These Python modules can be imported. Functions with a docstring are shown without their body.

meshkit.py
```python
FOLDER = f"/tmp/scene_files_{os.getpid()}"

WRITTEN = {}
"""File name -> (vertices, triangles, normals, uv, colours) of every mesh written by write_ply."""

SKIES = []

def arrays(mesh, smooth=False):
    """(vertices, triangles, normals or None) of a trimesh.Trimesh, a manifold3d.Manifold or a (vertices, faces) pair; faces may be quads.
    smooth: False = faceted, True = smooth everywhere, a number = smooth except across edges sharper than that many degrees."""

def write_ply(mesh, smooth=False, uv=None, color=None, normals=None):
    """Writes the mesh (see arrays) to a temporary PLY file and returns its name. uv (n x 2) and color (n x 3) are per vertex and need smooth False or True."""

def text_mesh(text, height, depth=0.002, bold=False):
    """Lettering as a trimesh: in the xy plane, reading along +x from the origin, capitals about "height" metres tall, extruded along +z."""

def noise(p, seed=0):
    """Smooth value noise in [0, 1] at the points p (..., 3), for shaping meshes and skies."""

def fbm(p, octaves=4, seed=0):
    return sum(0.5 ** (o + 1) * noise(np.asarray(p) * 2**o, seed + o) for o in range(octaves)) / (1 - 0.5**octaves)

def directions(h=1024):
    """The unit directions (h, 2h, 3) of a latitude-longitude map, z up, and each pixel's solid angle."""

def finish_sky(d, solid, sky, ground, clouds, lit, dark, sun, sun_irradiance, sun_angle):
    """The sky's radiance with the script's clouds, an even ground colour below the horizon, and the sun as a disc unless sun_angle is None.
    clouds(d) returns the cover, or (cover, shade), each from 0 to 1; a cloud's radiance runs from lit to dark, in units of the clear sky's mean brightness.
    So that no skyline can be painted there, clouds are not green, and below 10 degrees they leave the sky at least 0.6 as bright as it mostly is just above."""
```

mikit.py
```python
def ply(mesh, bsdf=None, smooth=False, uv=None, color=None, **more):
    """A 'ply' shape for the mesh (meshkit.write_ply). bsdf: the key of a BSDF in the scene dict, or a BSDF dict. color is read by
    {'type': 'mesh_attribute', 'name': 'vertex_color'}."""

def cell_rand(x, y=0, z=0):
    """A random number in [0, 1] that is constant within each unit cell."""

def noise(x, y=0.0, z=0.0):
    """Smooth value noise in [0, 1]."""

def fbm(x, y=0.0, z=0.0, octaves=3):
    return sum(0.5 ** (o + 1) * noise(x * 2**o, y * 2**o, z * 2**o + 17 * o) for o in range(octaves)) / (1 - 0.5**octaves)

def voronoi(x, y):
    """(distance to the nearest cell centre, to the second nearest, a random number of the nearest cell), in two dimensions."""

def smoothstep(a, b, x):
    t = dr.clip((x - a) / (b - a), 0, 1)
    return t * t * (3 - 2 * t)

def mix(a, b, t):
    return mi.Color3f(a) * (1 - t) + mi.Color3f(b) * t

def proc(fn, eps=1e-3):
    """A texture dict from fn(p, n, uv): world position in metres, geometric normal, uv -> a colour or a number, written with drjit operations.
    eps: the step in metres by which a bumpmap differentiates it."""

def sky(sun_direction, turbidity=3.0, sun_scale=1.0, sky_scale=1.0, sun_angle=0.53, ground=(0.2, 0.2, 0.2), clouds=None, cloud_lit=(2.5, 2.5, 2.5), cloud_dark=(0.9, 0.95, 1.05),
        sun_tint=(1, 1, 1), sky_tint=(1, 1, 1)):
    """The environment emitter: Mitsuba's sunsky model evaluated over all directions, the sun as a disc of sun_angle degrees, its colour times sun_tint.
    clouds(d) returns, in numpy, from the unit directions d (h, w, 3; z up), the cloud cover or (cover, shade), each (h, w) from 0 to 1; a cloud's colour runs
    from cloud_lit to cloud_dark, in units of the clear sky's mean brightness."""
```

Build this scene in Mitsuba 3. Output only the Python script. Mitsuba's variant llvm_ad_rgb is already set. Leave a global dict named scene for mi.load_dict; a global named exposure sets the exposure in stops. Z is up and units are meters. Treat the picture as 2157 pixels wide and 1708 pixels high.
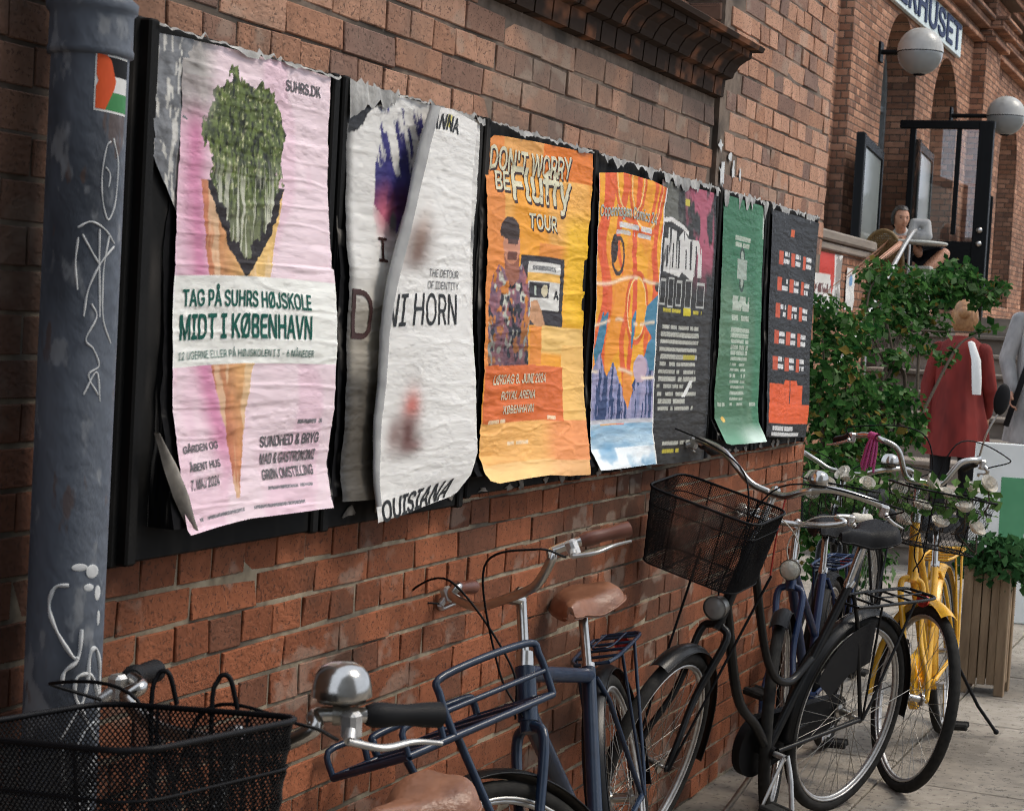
import math, random
import numpy as np, trimesh, drjit as dr, mitsuba as mi
import manifold3d as m3
import shapely, shapely.geometry as sg, shapely.affinity as sa
import mikit, meshkit
from mikit import proc, noise, fbm, voronoi, cell_rand, smoothstep, mix

# ------------------------------------------------------------------ camera, sky, exposure
T = mi.ScalarTransform4f
scene, labels = {}, {}
EYE = np.array([0.0, -1.855, 1.66])
FWD = np.array([0.91776, 0.39391, -0.04970])
UPV = np.array([0.0237, 0.0713, 0.99717])
scene['camera'] = {'type': 'thinlens', 'fov': 2 * math.degrees(math.atan(2157 / 2 / 3850)), 'fov_axis': 'x', 'near_clip': 0.05, 'far_clip': 400.0,
                   'aperture_radius': 0.0022, 'focus_distance': 5.2,
                   'to_world': T().look_at(origin=EYE.tolist(), target=(EYE + FWD).tolist(), up=UPV.tolist())}
scene['sky'] = mikit.sky([0.30, -0.55, 0.78], turbidity=4, sun_scale=0.24, sun_angle=20, clouds=lambda d: (np.ones(d.shape[:2]), 0.25 * meshkit.fbm(d * 3.0, 4)),
                         cloud_lit=(1.42, 1.56, 1.79), cloud_dark=(0.90, 1.0, 1.13), sun_tint=(1, 1.09, 1.23))
exposure = 2.68
rng = np.random.default_rng(7)


# ------------------------------------------------------------------ helpers
def numbered(key):
    """A free key: name, name_001 ..."""
    if key not in scene and key not in labels and key not in USED:
        USED.add(key)
        return key
    n = 1
    while f'{key}_{n:03d}' in scene or f'{key}_{n:03d}' in USED:
        n += 1
    USED.add(f'{key}_{n:03d}')
    return f'{key}_{n:03d}'


USED = set()


def thing(name, label=None, cat=None, group=None, kind=None):
    key = numbered(name)
    d = {}
    if label: d['label'] = label
    if cat: d['category'] = cat
    if group: d['group'] = group
    if kind: d['kind'] = kind
    labels[key] = d
    return key


def put(mesh, bsdf, parent=None, name=None, key=None, smooth=True, label=None, kind=None, color=None, uv=None):
    """One entry of the scene: a part called name of parent, or the thing key itself."""
    k = key if key else numbered(f'{parent}__{name}' if parent else name)
    if isinstance(mesh, M):
        mesh = mesh.get()
    scene[k] = mikit.ply(mesh, bsdf, smooth=smooth, color=color, uv=uv)
    d = {}
    if label: d['label'] = label
    if kind: d['kind'] = kind
    if d: labels.setdefault(k, {}).update(d)
    return k


def unit(v):
    v = np.asarray(v, float)
    return v / max(np.linalg.norm(v), 1e-12)


def rotm(axis, ang):
    return trimesh.transformations.rotation_matrix(ang, axis)[:3, :3]


class M:
    """Collects primitives with unshared hard edges (so smooth normals stay right)."""

    def __init__(self):
        self.v, self.f, self.n = [], [], 0

    def add(self, v, f):
        v, f = np.asarray(v, float), np.asarray(f, int)
        if f.shape[1] == 4:
            f = np.vstack([f[:, [0, 1, 2]], f[:, [0, 2, 3]]])
        self.v.append(v); self.f.append(f + self.n); self.n += len(v)
        return self

    def get(self, mat=None):
        return trimesh.Trimesh(np.vstack(self.v), np.vstack(self.f), process=False)

    def xf(self, mat):
        """Moves everything collected so far by a 4 x 4 matrix."""
        self.v = [v @ mat[:3, :3].T + mat[:3, 3] for v in self.v]
        return self

    def box(self, c, s, R=None):
        c, s = np.asarray(c, float), np.asarray(s, float) / 2
        for ax in range(3):
            for sg_ in (-1, 1):
                a, b = [(1, 2), (2, 0), (0, 1)][ax]
                q = np.zeros((4, 3)); q[:, ax] = sg_ * s[ax]
                q[:, a] = np.array([-1, 1, 1, -1]) * s[a] * sg_; q[:, b] = np.array([-1, -1, 1, 1]) * s[b]
                self.add((q @ R.T if R is not None else q) + c, [[0, 1, 2, 3]])
        return self

    def cbox(self, c, s, ch=0.004, R=None):
        """A box with chamfered edges."""
        c, s = np.asarray(c, float), np.asarray(s, float) / 2
        ch = min(ch, s.min() * 0.45)
        pts = [np.array([x * (s[0] - (0 if k == 0 else ch)), y * (s[1] - (0 if k == 1 else ch)), z * (s[2] - (0 if k == 2 else ch))])
               for x in (-1, 1) for y in (-1, 1) for z in (-1, 1) for k in range(3)]
        h = trimesh.convex.convex_hull(np.array(pts))
        v = h.vertices[h.faces].reshape(-1, 3)
        return self.add((v @ R.T if R is not None else v) + c, np.arange(len(v)).reshape(-1, 3))

    def tube(self, pts, r, n=8, cap=True, closed=False, flat=None):
        """A tube along pts; r a number or one per point; flat=(axis, factor) squashes the section along a world axis."""
        p = np.asarray(pts, float); k = len(p)
        r = np.broadcast_to(np.asarray(r, float), (k,))
        t = np.gradient(p, axis=0) if not closed else np.roll(p, -1, 0) - np.roll(p, 1, 0)
        t /= np.maximum(np.linalg.norm(t, axis=1, keepdims=True), 1e-12)
        u = np.cross(t[0], [0.31, 0.17, 0.93] if abs(t[0][2]) < 0.9 else [1, 0.1, 0])
        us = []
        for i in range(k):
            u = u - t[i] * (u @ t[i]); u /= max(np.linalg.norm(u), 1e-12); us.append(u)
        us = np.array(us); ws = np.cross(t, us)
        a = np.arange(n) * 2 * np.pi / n
        ring = us[:, None] * np.cos(a)[None, :, None] + ws[:, None] * np.sin(a)[None, :, None]
        if flat is not None:
            ax = unit(flat[0]); d = ring @ ax
            ring = ring - d[..., None] * ax * (1 - flat[1])
        v = (p[:, None] + ring * r[:, None, None]).reshape(-1, 3)
        f = []
        for i in range(k if closed else k - 1):
            j = (i + 1) % k
            for q in range(n):
                w = (q + 1) % n
                f.append([i * n + q, i * n + w, j * n + w, j * n + q])
        self.add(v, f)
        if cap and not closed:
            for i, flip in ((0, True), (k - 1, False)):
                vv = np.vstack([v[i * n:(i + 1) * n], p[i]])
                idx = np.arange(n)
                ff = np.stack([idx, (idx + 1) % n, np.full(n, n)], 1)
                self.add(vv, ff[:, ::-1] if flip else ff)
        return self

    def lathe(self, prof, c=(0, 0, 0), axis=(0, 0, 1), n=20, sharp=False):
        """Revolves (radius, height) pairs about axis through c."""
        z = unit(axis); x = unit(np.cross(z, [0.2, 1, 0.1] if abs(z[1]) < 0.9 else [1, 0, 0])); y = np.cross(z, x)
        a = np.arange(n) * 2 * np.pi / n
        prof = np.asarray(prof, float)
        segs = [prof[i:i + 2] for i in range(len(prof) - 1)] if sharp else [prof]
        for s in segs:
            v = np.array([np.asarray(c) + x * r * math.cos(t) + y * r * math.sin(t) + z * h for r, h in s for t in a])
            f = []
            for i in range(len(s) - 1):
                for q in range(n):
                    w = (q + 1) % n
                    f.append([i * n + q, i * n + w, (i + 1) * n + w, (i + 1) * n + q])
            self.add(v, f)
        return self

    def ball(self, c, r, sub=2, sc=(1, 1, 1), R=None):
        s = trimesh.creation.icosphere(subdivisions=sub)
        v = s.vertices * np.asarray(sc) * r
        return self.add((v @ R.T if R is not None else v) + np.asarray(c), s.faces)

    def prism(self, poly, c=(0, 0, 0), ux=(1, 0, 0), uy=(0, 0, 1), depth=0.02):
        """A shapely polygon in the plane (ux, uy) through c, extruded along ux x uy by depth (both ways from 0 to depth)."""
        for g in getattr(poly, 'geoms', [poly]):
            if g.is_empty: continue
            e = trimesh.creation.extrude_polygon(g, depth, engine='earcut')
            v = e.vertices[e.faces].reshape(-1, 3)
            ux_, uy_ = np.asarray(ux, float), np.asarray(uy, float); uz = np.cross(ux_, uy_)
            f = np.arange(len(v)).reshape(-1, 3)
            self.add(np.asarray(c) + v[:, :1] * ux_ + v[:, 1:2] * uy_ + v[:, 2:3] * uz, f)
        return self


def spline(pts, n=12):
    """A smooth curve through the points (Catmull-Rom)."""
    p = np.asarray(pts, float)
    p = np.vstack([2 * p[0] - p[1], p, 2 * p[-1] - p[-2]])
    out = []
    for i in range(1, len(p) - 2):
        for t in np.linspace(0, 1, n, endpoint=False):
            a, b, c, d = p[i - 1:i + 3]
            out.append(0.5 * (2 * b + (c - a) * t + (2 * a - 5 * b + 4 * c - d) * t * t + (3 * b - a - 3 * c + d) * t ** 3))
    out.append(p[-2])
    return np.array(out)


def body(chains, edge=0.02, it=8, extra=()):
    """One smooth continuous surface from chains of (point, radius) joints."""
    man = None
    def ballm(p, r):
        s = trimesh.creation.icosphere(subdivisions=2)
        return m3.Manifold(m3.Mesh(vert_properties=np.asarray(s.vertices * r + p, np.float32), tri_verts=np.asarray(s.faces, np.uint32)))
    parts = []
    for ch in chains:
        for (p, r), (q, s) in zip(ch[:-1], ch[1:]):
            parts.append(m3.Manifold.batch_hull([ballm(np.asarray(p, float), r), ballm(np.asarray(q, float), s)]))
    man = m3.Manifold.batch_boolean(parts, m3.OpType.Add).refine_to_length(edge)
    me = man.to_mesh()
    t = trimesh.Trimesh(me.vert_properties[:, :3], me.tri_verts, process=True)
    return trimesh.smoothing.filter_taubin(t, lamb=0.5, nu=0.52, iterations=it)


def srgb(r, g, b):
    c = np.array([r, g, b]) / 255.0
    return [float(x) for x in np.where(c < 0.04045, c / 12.92, ((c + 0.055) / 1.055) ** 2.4)]


# ------------------------------------------------------------------ materials
def rgb(c): return {'type': 'rgb', 'value': [float(x) for x in c]}


def mat(name, color, rough=0.6, metal=0.0, coat=0.0, spec=0.5, bump=None, two=True, **kw):
    b = {'type': 'principled', 'base_color': color if isinstance(color, dict) else rgb(color), 'roughness': rough, 'metallic': metal, 'specular': spec, **kw}
    if coat: b['clearcoat'] = coat; b['clearcoat_gloss'] = 0.85
    if bump: b = {'type': 'bumpmap', 'arbitrary': bump[0], 'scale': bump[1], 'bsdf': b}
    scene[name] = {'type': 'twosided', 'bsdf': b} if two else b


COL0, HEAD, STRE = 0.988, 0.1165, 0.2330      # a header course starts at COL0; courses of 0.07 m


def brick_cells(u, z):
    """(row, column, header row?) of the English cross bond used on the near wall."""
    row = dr.floor((z - COL0) / 0.07)
    odd = row - 2 * dr.floor(row / 2)                 # 0 = headers, 1 = stretchers
    half = dr.floor(row / 2); sh = half - 2 * dr.floor(half / 2)
    ch = dr.floor((u - 2.812) / HEAD)
    cs = dr.floor((u - 2.861 + sh * 0.1165) / STRE)
    return row, dr.select(odd < 0.5, ch, cs + 400), odd


def near_brick(p, n, uv):
    row, col, odd = brick_cells(p.x, p.z)
    r = cell_rand(row + 50, col + 300, 1); r2 = cell_rand(row + 50, col + 300, 2)
    r = 0.5 + 0.72 * (r - 0.5)
    red = mix((0.172, 0.060, 0.031), (0.330, 0.115, 0.056), r)
    red = mix(red, (0.135, 0.060, 0.038), smoothstep(0.80, 0.86, r2) * 0.8)
    pink = mix((0.32, 0.160, 0.100), (0.49, 0.285, 0.198), r)
    pink = mix(pink, pink * 1.06, smoothstep(5.84, 5.95, p.x))
    pink = mix(pink, (0.17, 0.115, 0.10), smoothstep(0.55, 0.9, r2) * 0.8)
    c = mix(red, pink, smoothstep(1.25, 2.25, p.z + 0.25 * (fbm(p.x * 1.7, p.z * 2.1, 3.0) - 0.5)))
    g = 0.5 * fbm(p.x * 70, p.z * 70, p.y * 60) + 0.5 * fbm(p.x * 34, p.z * 9, r * 9, 4)
    c = c * (0.60 + 0.80 * g)
    c = mix(c, (0.030, 0.024, 0.020), smoothstep(0.74, 0.84, noise(p.x * 260, p.z * 260, 3.0)) * 0.6)
    s = fbm(p.x * 2.3 + 5, p.z * 3.1, 1.0, 4)
    c = mix(c, mix((0.062, 0.040, 0.030), (0.175, 0.135, 0.112), smoothstep(1.4, 2.1, p.z)), smoothstep(0.46, 0.74, s + 0.25 * (fbm(p.x * 11, p.z * 5, 8.0) - 0.5)) * 0.66 * (1 - 0.75 * smoothstep(5.84, 5.95, p.x)))
    c = mix(c, (0.40, 0.35, 0.29), smoothstep(0.62, 0.75, fbm(p.x * 9, p.z * 13, 21.0, 4)) * 0.28)
    # soot-stained old brickwork at the drain pipe, grime along the sill and the wall's step
    c = mix(c, (0.038, 0.022, 0.016), (1 - smoothstep(2.45, 2.95, p.x + 0.25 * (fbm(p.x * 3, p.z * 2) - 0.5))) * 0.72)
    st = smoothstep(5.45, 5.9, p.x) * (1 - smoothstep(5.9, 5.93, p.x)) * smoothstep(2.05, 2.4, p.z)
    c = mix(c, (0.06, 0.05, 0.048), st * 0.55 * smoothstep(0.25, 0.6, fbm(p.x * 6, p.z * 9, 4.0)))
    return c


def near_mortar(p, n, uv):
    g = fbm(p.x * 45, p.z * 45, p.y * 45)
    lo = mix((0.13, 0.105, 0.075), (0.40, 0.34, 0.25), g)
    hi = mix((0.105, 0.080, 0.064), (0.235, 0.185, 0.150), g)
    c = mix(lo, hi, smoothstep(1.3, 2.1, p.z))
    c = mix(c, (0.03, 0.024, 0.02), (1 - smoothstep(2.5, 2.9, p.x)) * 0.6)
    return mix(c, (0.05, 0.045, 0.04), smoothstep(0.5, 0.7, fbm(p.x * 4, p.z * 7, 9.0)) * 0.75)


def grain_bump(p, n, uv):
    return fbm(p.x * 120, p.y * 120, p.z * 120)


def far_brick_col(p, n, uv):
    u = dr.select(dr.abs(n.x) > 0.6, p.y, p.x); z = p.z
    row = dr.floor(z / 0.07); od = row - 2 * dr.floor(row / 2)
    w = dr.select(od < 0.5, mi.Float(0.117), mi.Float(0.234))
    cu = (u + od * 0.06) / w
    col = dr.floor(cu)
    fz = z / 0.07 - row; fu = (cu - col) * w
    j = dr.minimum(dr.minimum(fz * 0.07, (1 - fz) * 0.07), dr.minimum(fu, w - fu))
    r = cell_rand(row, col + 900, 3)
    c = mix((0.25, 0.115, 0.068), (0.47, 0.25, 0.16), r)
    c = mix(c, (0.16, 0.085, 0.06), smoothstep(0.75, 0.85, cell_rand(row, col + 900, 5)) * 0.6)
    c = c * (0.75 + 0.5 * fbm(p.x * 25, p.y * 25, p.z * 25))
    c = mix((0.12, 0.095, 0.075), c, smoothstep(0.003, 0.006, j))
    return mix(c, (0.07, 0.05, 0.042), smoothstep(0.5, 0.8, fbm(p.x * 0.9, p.y, p.z * 0.7)) * 0.5)


def far_brick_h(p, n, uv):
    u = dr.select(dr.abs(n.x) > 0.6, p.y, p.x); z = p.z
    row = dr.floor(z / 0.07); od = row - 2 * dr.floor(row / 2)
    w = dr.select(od < 0.5, mi.Float(0.117), mi.Float(0.234))
    cu = (u + od * 0.06) / w
    col = dr.floor(cu); fz = z / 0.07 - row; fu = (cu - col) * w
    j = dr.minimum(dr.minimum(fz * 0.07, (1 - fz) * 0.07), dr.minimum(fu, w - fu))
    return smoothstep(0.003, 0.009, j) + 0.3 * cell_rand(row, col, 8)


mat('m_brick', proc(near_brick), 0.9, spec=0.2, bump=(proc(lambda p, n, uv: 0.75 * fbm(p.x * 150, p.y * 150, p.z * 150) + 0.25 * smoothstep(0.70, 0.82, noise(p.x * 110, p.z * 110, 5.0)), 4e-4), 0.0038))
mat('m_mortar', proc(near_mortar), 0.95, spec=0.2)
mat('m_farbrick', proc(far_brick_col), 0.9, spec=0.25, bump=(proc(far_brick_h, 2e-3), 0.008))
mat('m_soot', proc(lambda p, n, uv: mix((0.035, 0.022, 0.016), (0.20, 0.085, 0.045), smoothstep(0.48, 0.75, fbm(p.x * 9, p.y * 14, p.z * 14)) * smoothstep(0.35, 0.5, cell_rand(dr.floor(p.x / 0.117), 3, 1)))), 0.9, spec=0.2)
mat('m_pave', proc(lambda p, n, uv: mix((0.17, 0.145, 0.115), (0.36, 0.315, 0.26), 0.65 * fbm(p.x * 22, p.y * 22, 2.0, 4) + 0.35 * cell_rand(dr.floor(p.x / 0.62), dr.floor(p.y / 0.8), 4))
         * (1 - 0.5 * smoothstep(0.40, 0.80, fbm(p.x * 1.6, p.y * 1.6, 7.0, 5))) * (1 - 0.5 * smoothstep(0.62, 0.80, fbm(p.x * 60, p.y * 60, 3.0, 3)))), 0.8, spec=0.35, bump=(proc(grain_bump, 6e-4), 0.003))
mat('m_joint', proc(lambda p, n, uv: mix((0.05, 0.045, 0.035), (0.12, 0.11, 0.08), fbm(p.x * 30, p.y * 30))), 0.95)


def pipe_col(p, n, uv):
    c = mix((0.055, 0.068, 0.092), (0.125, 0.142, 0.172), fbm(p.x * 18, p.y * 18, p.z * 4, 4))
    c = mix(c, (0.025, 0.030, 0.040), smoothstep(0.46, 0.72, fbm(p.x * 9, p.y * 9, p.z * 2.2 + 8, 4)) * 0.8)
    bl = smoothstep(0.5, 0.62, fbm(p.x * 30, p.y * 30, p.z * 12 + 3)) * smoothstep(1.10, 1.22, p.z) * (1 - smoothstep(1.38, 1.46, p.z)) * smoothstep(2.52, 2.56, p.x - p.y * 0.4)
    c = mix(c, (0.30, 0.31, 0.32), smoothstep(0.60, 0.74, fbm(p.x * 40, p.y * 40, p.z * 16 + 31, 4)) * 0.45)
    c = mix(c, (0.10, 0.045, 0.02), smoothstep(0.68, 0.76, fbm(p.x * 46, p.y * 46, p.z * 12 + 57, 4)) * 0.5)
    return mix(c, (0.05, 0.06, 0.32), bl * 0.8)


mat('m_pipe', proc(pipe_col), 0.55, spec=0.4, bump=(proc(lambda p, n, uv: fbm(p.x * 70, p.y * 70, p.z * 50), 8e-4), 0.003))
mat('m_chalk', proc(lambda p, n, uv: mix((0.40, 0.41, 0.42), (0.72, 0.73, 0.72), fbm(p.x * 60, p.y * 60, p.z * 30))), 0.8)
mat('m_vcol', {'type': 'mesh_attribute', 'name': 'vertex_color'}, 0.62, spec=0.3)
mat('m_paper', {'type': 'mesh_attribute', 'name': 'vertex_color'}, 0.55, spec=0.35, bump=(proc(lambda p, n, uv: 0.6 * fbm(p.x * 55, p.z * 90, p.y * 40, 4) + 0.6 * fbm(p.x * 9, p.z * 46, 3.0), 1.2e-3), 0.0055))
mat('m_pile', proc(lambda p, n, uv: mix((0.005, 0.005, 0.006), (0.20, 0.185, 0.165), smoothstep(0.56, 0.80, fbm(p.x * 16 + p.y * 90, p.z * 7, p.y * 120, 4)))), 0.75, spec=0.12, bump=(proc(lambda p, n, uv: fbm(p.x * 60, p.z * 25, p.y * 220), 8e-4), 0.006))
mat('m_board', proc(lambda p, n, uv: mix((0.007, 0.007, 0.007), (0.045, 0.04, 0.036), smoothstep(0.5, 0.85, fbm(p.x * 14, p.z * 5, p.y * 14)))), 0.7, spec=0.15)
for nm, c in dict(green=(0.0, 0.09, 0.065), dark=(0.02, 0.022, 0.024), grey=(0.10, 0.10, 0.105), cream=(0.66, 0.63, 0.45), white=(0.66, 0.66, 0.64), brown=(0.05, 0.022, 0.02), yellow=(0.62, 0.52, 0.05),
                  orange=(0.62, 0.085, 0.02), red=(0.45, 0.02, 0.015), pale=(0.42, 0.47, 0.40), blue=(0.015, 0.03, 0.09), teal=(0.30, 0.37, 0.38)).items():
    mat('m_ink_' + nm, c, 0.6, spec=0.3)
# bicycles
chip = proc(lambda p, n, uv: mix((0.42, 0.40, 0.37), (0.62, 0.60, 0.57), fbm(p.x * 70, p.y * 70, p.z * 70)))
mat('m_chrome', chip, 0.20, metal=1.0)
mat('m_chrome_dull', proc(lambda p, n, uv: mix((0.22, 0.21, 0.19), (0.46, 0.44, 0.40), fbm(p.x * 50, p.y * 50, p.z * 50))), 0.36, metal=1.0)
mat('m_alu', proc(lambda p, n, uv: mix((0.40, 0.39, 0.38), (0.68, 0.67, 0.65), fbm(p.x * 60, p.y * 60, p.z * 60))), 0.42, metal=0.85)
mat('m_rubber', proc(lambda p, n, uv: mix((0.010, 0.010, 0.010), (0.034, 0.032, 0.029), fbm(p.x * 60, p.y * 60, p.z * 60))), 0.8, spec=0.15)
mat('m_black', proc(lambda p, n, uv: mix((0.006, 0.006, 0.007), (0.012, 0.012, 0.012), fbm(p.x * 40, p.y * 40, p.z * 40))), 0.32, coat=0.10, spec=0.22)
mat('m_blackmatt', (0.008, 0.008, 0.009), 0.6, spec=0.18)
mat('m_wire', (0.005, 0.005, 0.006), 0.5, spec=0.15)
mat('m_blue', proc(lambda p, n, uv: mix((0.004, 0.011, 0.028), (0.013, 0.029, 0.062), fbm(p.x * 30, p.y * 30, p.z * 30))), 0.30, coat=0.35, spec=0.4)
mat('m_blue2', (0.008, 0.026, 0.085), 0.35, coat=0.3)
mat('m_yellow', proc(lambda p, n, uv: mix((0.54, 0.27, 0.008), (0.80, 0.44, 0.016), fbm(p.x * 30, p.y * 30, p.z * 30)) * (1 - 0.5 * smoothstep(0.68, 0.8, fbm(p.x * 90, p.y * 90, p.z * 90, 4)))), 0.32, coat=0.7)
mat('m_saddle', proc(lambda p, n, uv: mix((0.12, 0.045, 0.022), (0.30, 0.135, 0.075), fbm(p.x * 30, p.y * 30, p.z * 30, 4))), 0.42, spec=0.5, bump=(proc(grain_bump, 5e-4), 0.002))
mat('m_grip', proc(lambda p, n, uv: mix((0.075, 0.022, 0.012), (0.17, 0.058, 0.034), fbm(p.x * 30, p.y * 30, p.z * 30, 4))), 0.40, spec=0.5)
mat('m_cream', (0.52, 0.49, 0.42), 0.5)
mat('m_white', (0.72, 0.71, 0.68), 0.45)
mat('m_lens', (0.62, 0.60, 0.50), 0.12, coat=1.0)
mat('m_red', (0.42, 0.03, 0.02), 0.4)
mat('m_tassel', (0.45, 0.06, 0.20), 0.6)
# the rest
mat('m_steel', (0.005, 0.006, 0.007), 0.5, spec=0.15)
mat('m_wood', proc(lambda p, n, uv: mix((0.10, 0.065, 0.038), (0.32, 0.225, 0.14), fbm(p.x * 40, p.y * 40, p.z * 5, 4))), 0.7, spec=0.3)
mat('m_stair', proc(lambda p, n, uv: mix((0.17, 0.14, 0.115), (0.34, 0.29, 0.24), fbm(p.x * 3, p.y * 9, p.z * 12, 4)) * (0.62 + 0.38 * smoothstep(0.35, 0.65, fbm(p.y * 2.4, p.z * 9, 2.0)))), 0.85, spec=0.25)
mat('m_lampshell', proc(lambda p, n, uv: mix((0.30, 0.29, 0.265), (0.50, 0.49, 0.46), fbm(p.x * 12, p.y * 12, p.z * 5, 4))), 0.35, coat=0.3)
mat('m_lampglass', (0.24, 0.25, 0.245), 0.15, coat=1.0)
mat('m_pole', (0.46, 0.34, 0.26), 0.55)
mat('m_skin', proc(lambda p, n, uv: mix((0.42, 0.20, 0.12), (0.55, 0.30, 0.20), fbm(p.x * 30, p.y * 30, p.z * 30))), 0.5, spec=0.4)
mat('m_hairdark', (0.016, 0.010, 0.008), 0.5)
mat('m_hairlight', proc(lambda p, n, uv: mix((0.16, 0.065, 0.025), (0.42, 0.22, 0.09), fbm(p.x * 60, p.y * 60, p.z * 18))), 0.5)
mat('m_coat', proc(lambda p, n, uv: mix((0.075, 0.009, 0.008), (0.25, 0.028, 0.021), fbm(p.x * 18, p.y * 18, p.z * 5, 4))), 0.8, spec=0.3)
mat('m_jacket', proc(lambda p, n, uv: mix((0.12, 0.12, 0.125), (0.52, 0.51, 0.49), fbm(p.x * 16, p.y * 16, p.z * 7, 4))), 0.7)
mat('m_tshirt', (0.48, 0.48, 0.47), 0.8)
mat('m_navy', (0.018, 0.020, 0.035), 0.8)
mat('m_wicker', proc(lambda p, n, uv: mix((0.09, 0.05, 0.016), (0.26, 0.16, 0.055), fbm(p.x * 60, p.y * 60, p.z * 60))), 0.6)
mat('m_leafglass', (0.20, 0.22, 0.21), 0.12, coat=1.0)
mat('m_tray', (0.42, 0.42, 0.38), 0.4)
mat('m_sign', (0.58, 0.66, 0.65), 0.5)
mat('m_signboard', proc(lambda p, n, uv: mix((0.66, 0.66, 0.62), (0.78, 0.78, 0.75), fbm(p.x * 8, p.y * 8, p.z * 8))), 0.5)
mat('m_signgreen', proc(lambda p, n, uv: mix((0.065, 0.25, 0.115), (0.10, 0.31, 0.15), fbm(p.x * 8, p.y * 8, p.z * 8))), 0.5)
mat('m_frame', (0.10, 0.12, 0.125), 0.5)
mat('m_winframe', (0.16, 0.175, 0.175), 0.5)
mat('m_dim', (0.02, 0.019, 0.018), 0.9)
scene['m_pane'] = {'type': 'thindielectric', 'int_ior': 1.5}
mat('m_glassdark', (0.03, 0.035, 0.04), 0.08, spec=0.9, coat=1.0)
scene['m_leaf'] = {'type': 'principledthin', 'base_color': {'type': 'mesh_attribute', 'name': 'vertex_color'}, 'roughness': 0.42, 'diff_trans': 0.5, 'spec_trans': 0.0}
mat('m_bark', (0.05, 0.035, 0.022), 0.9)
mat('m_plaster', (0.30, 0.30, 0.29), 0.9)
mat('m_petal', proc(lambda p, n, uv: mix((0.58, 0.54, 0.46), (0.80, 0.78, 0.74), fbm(p.x * 60, p.y * 60, p.z * 60))), 0.6)
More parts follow.
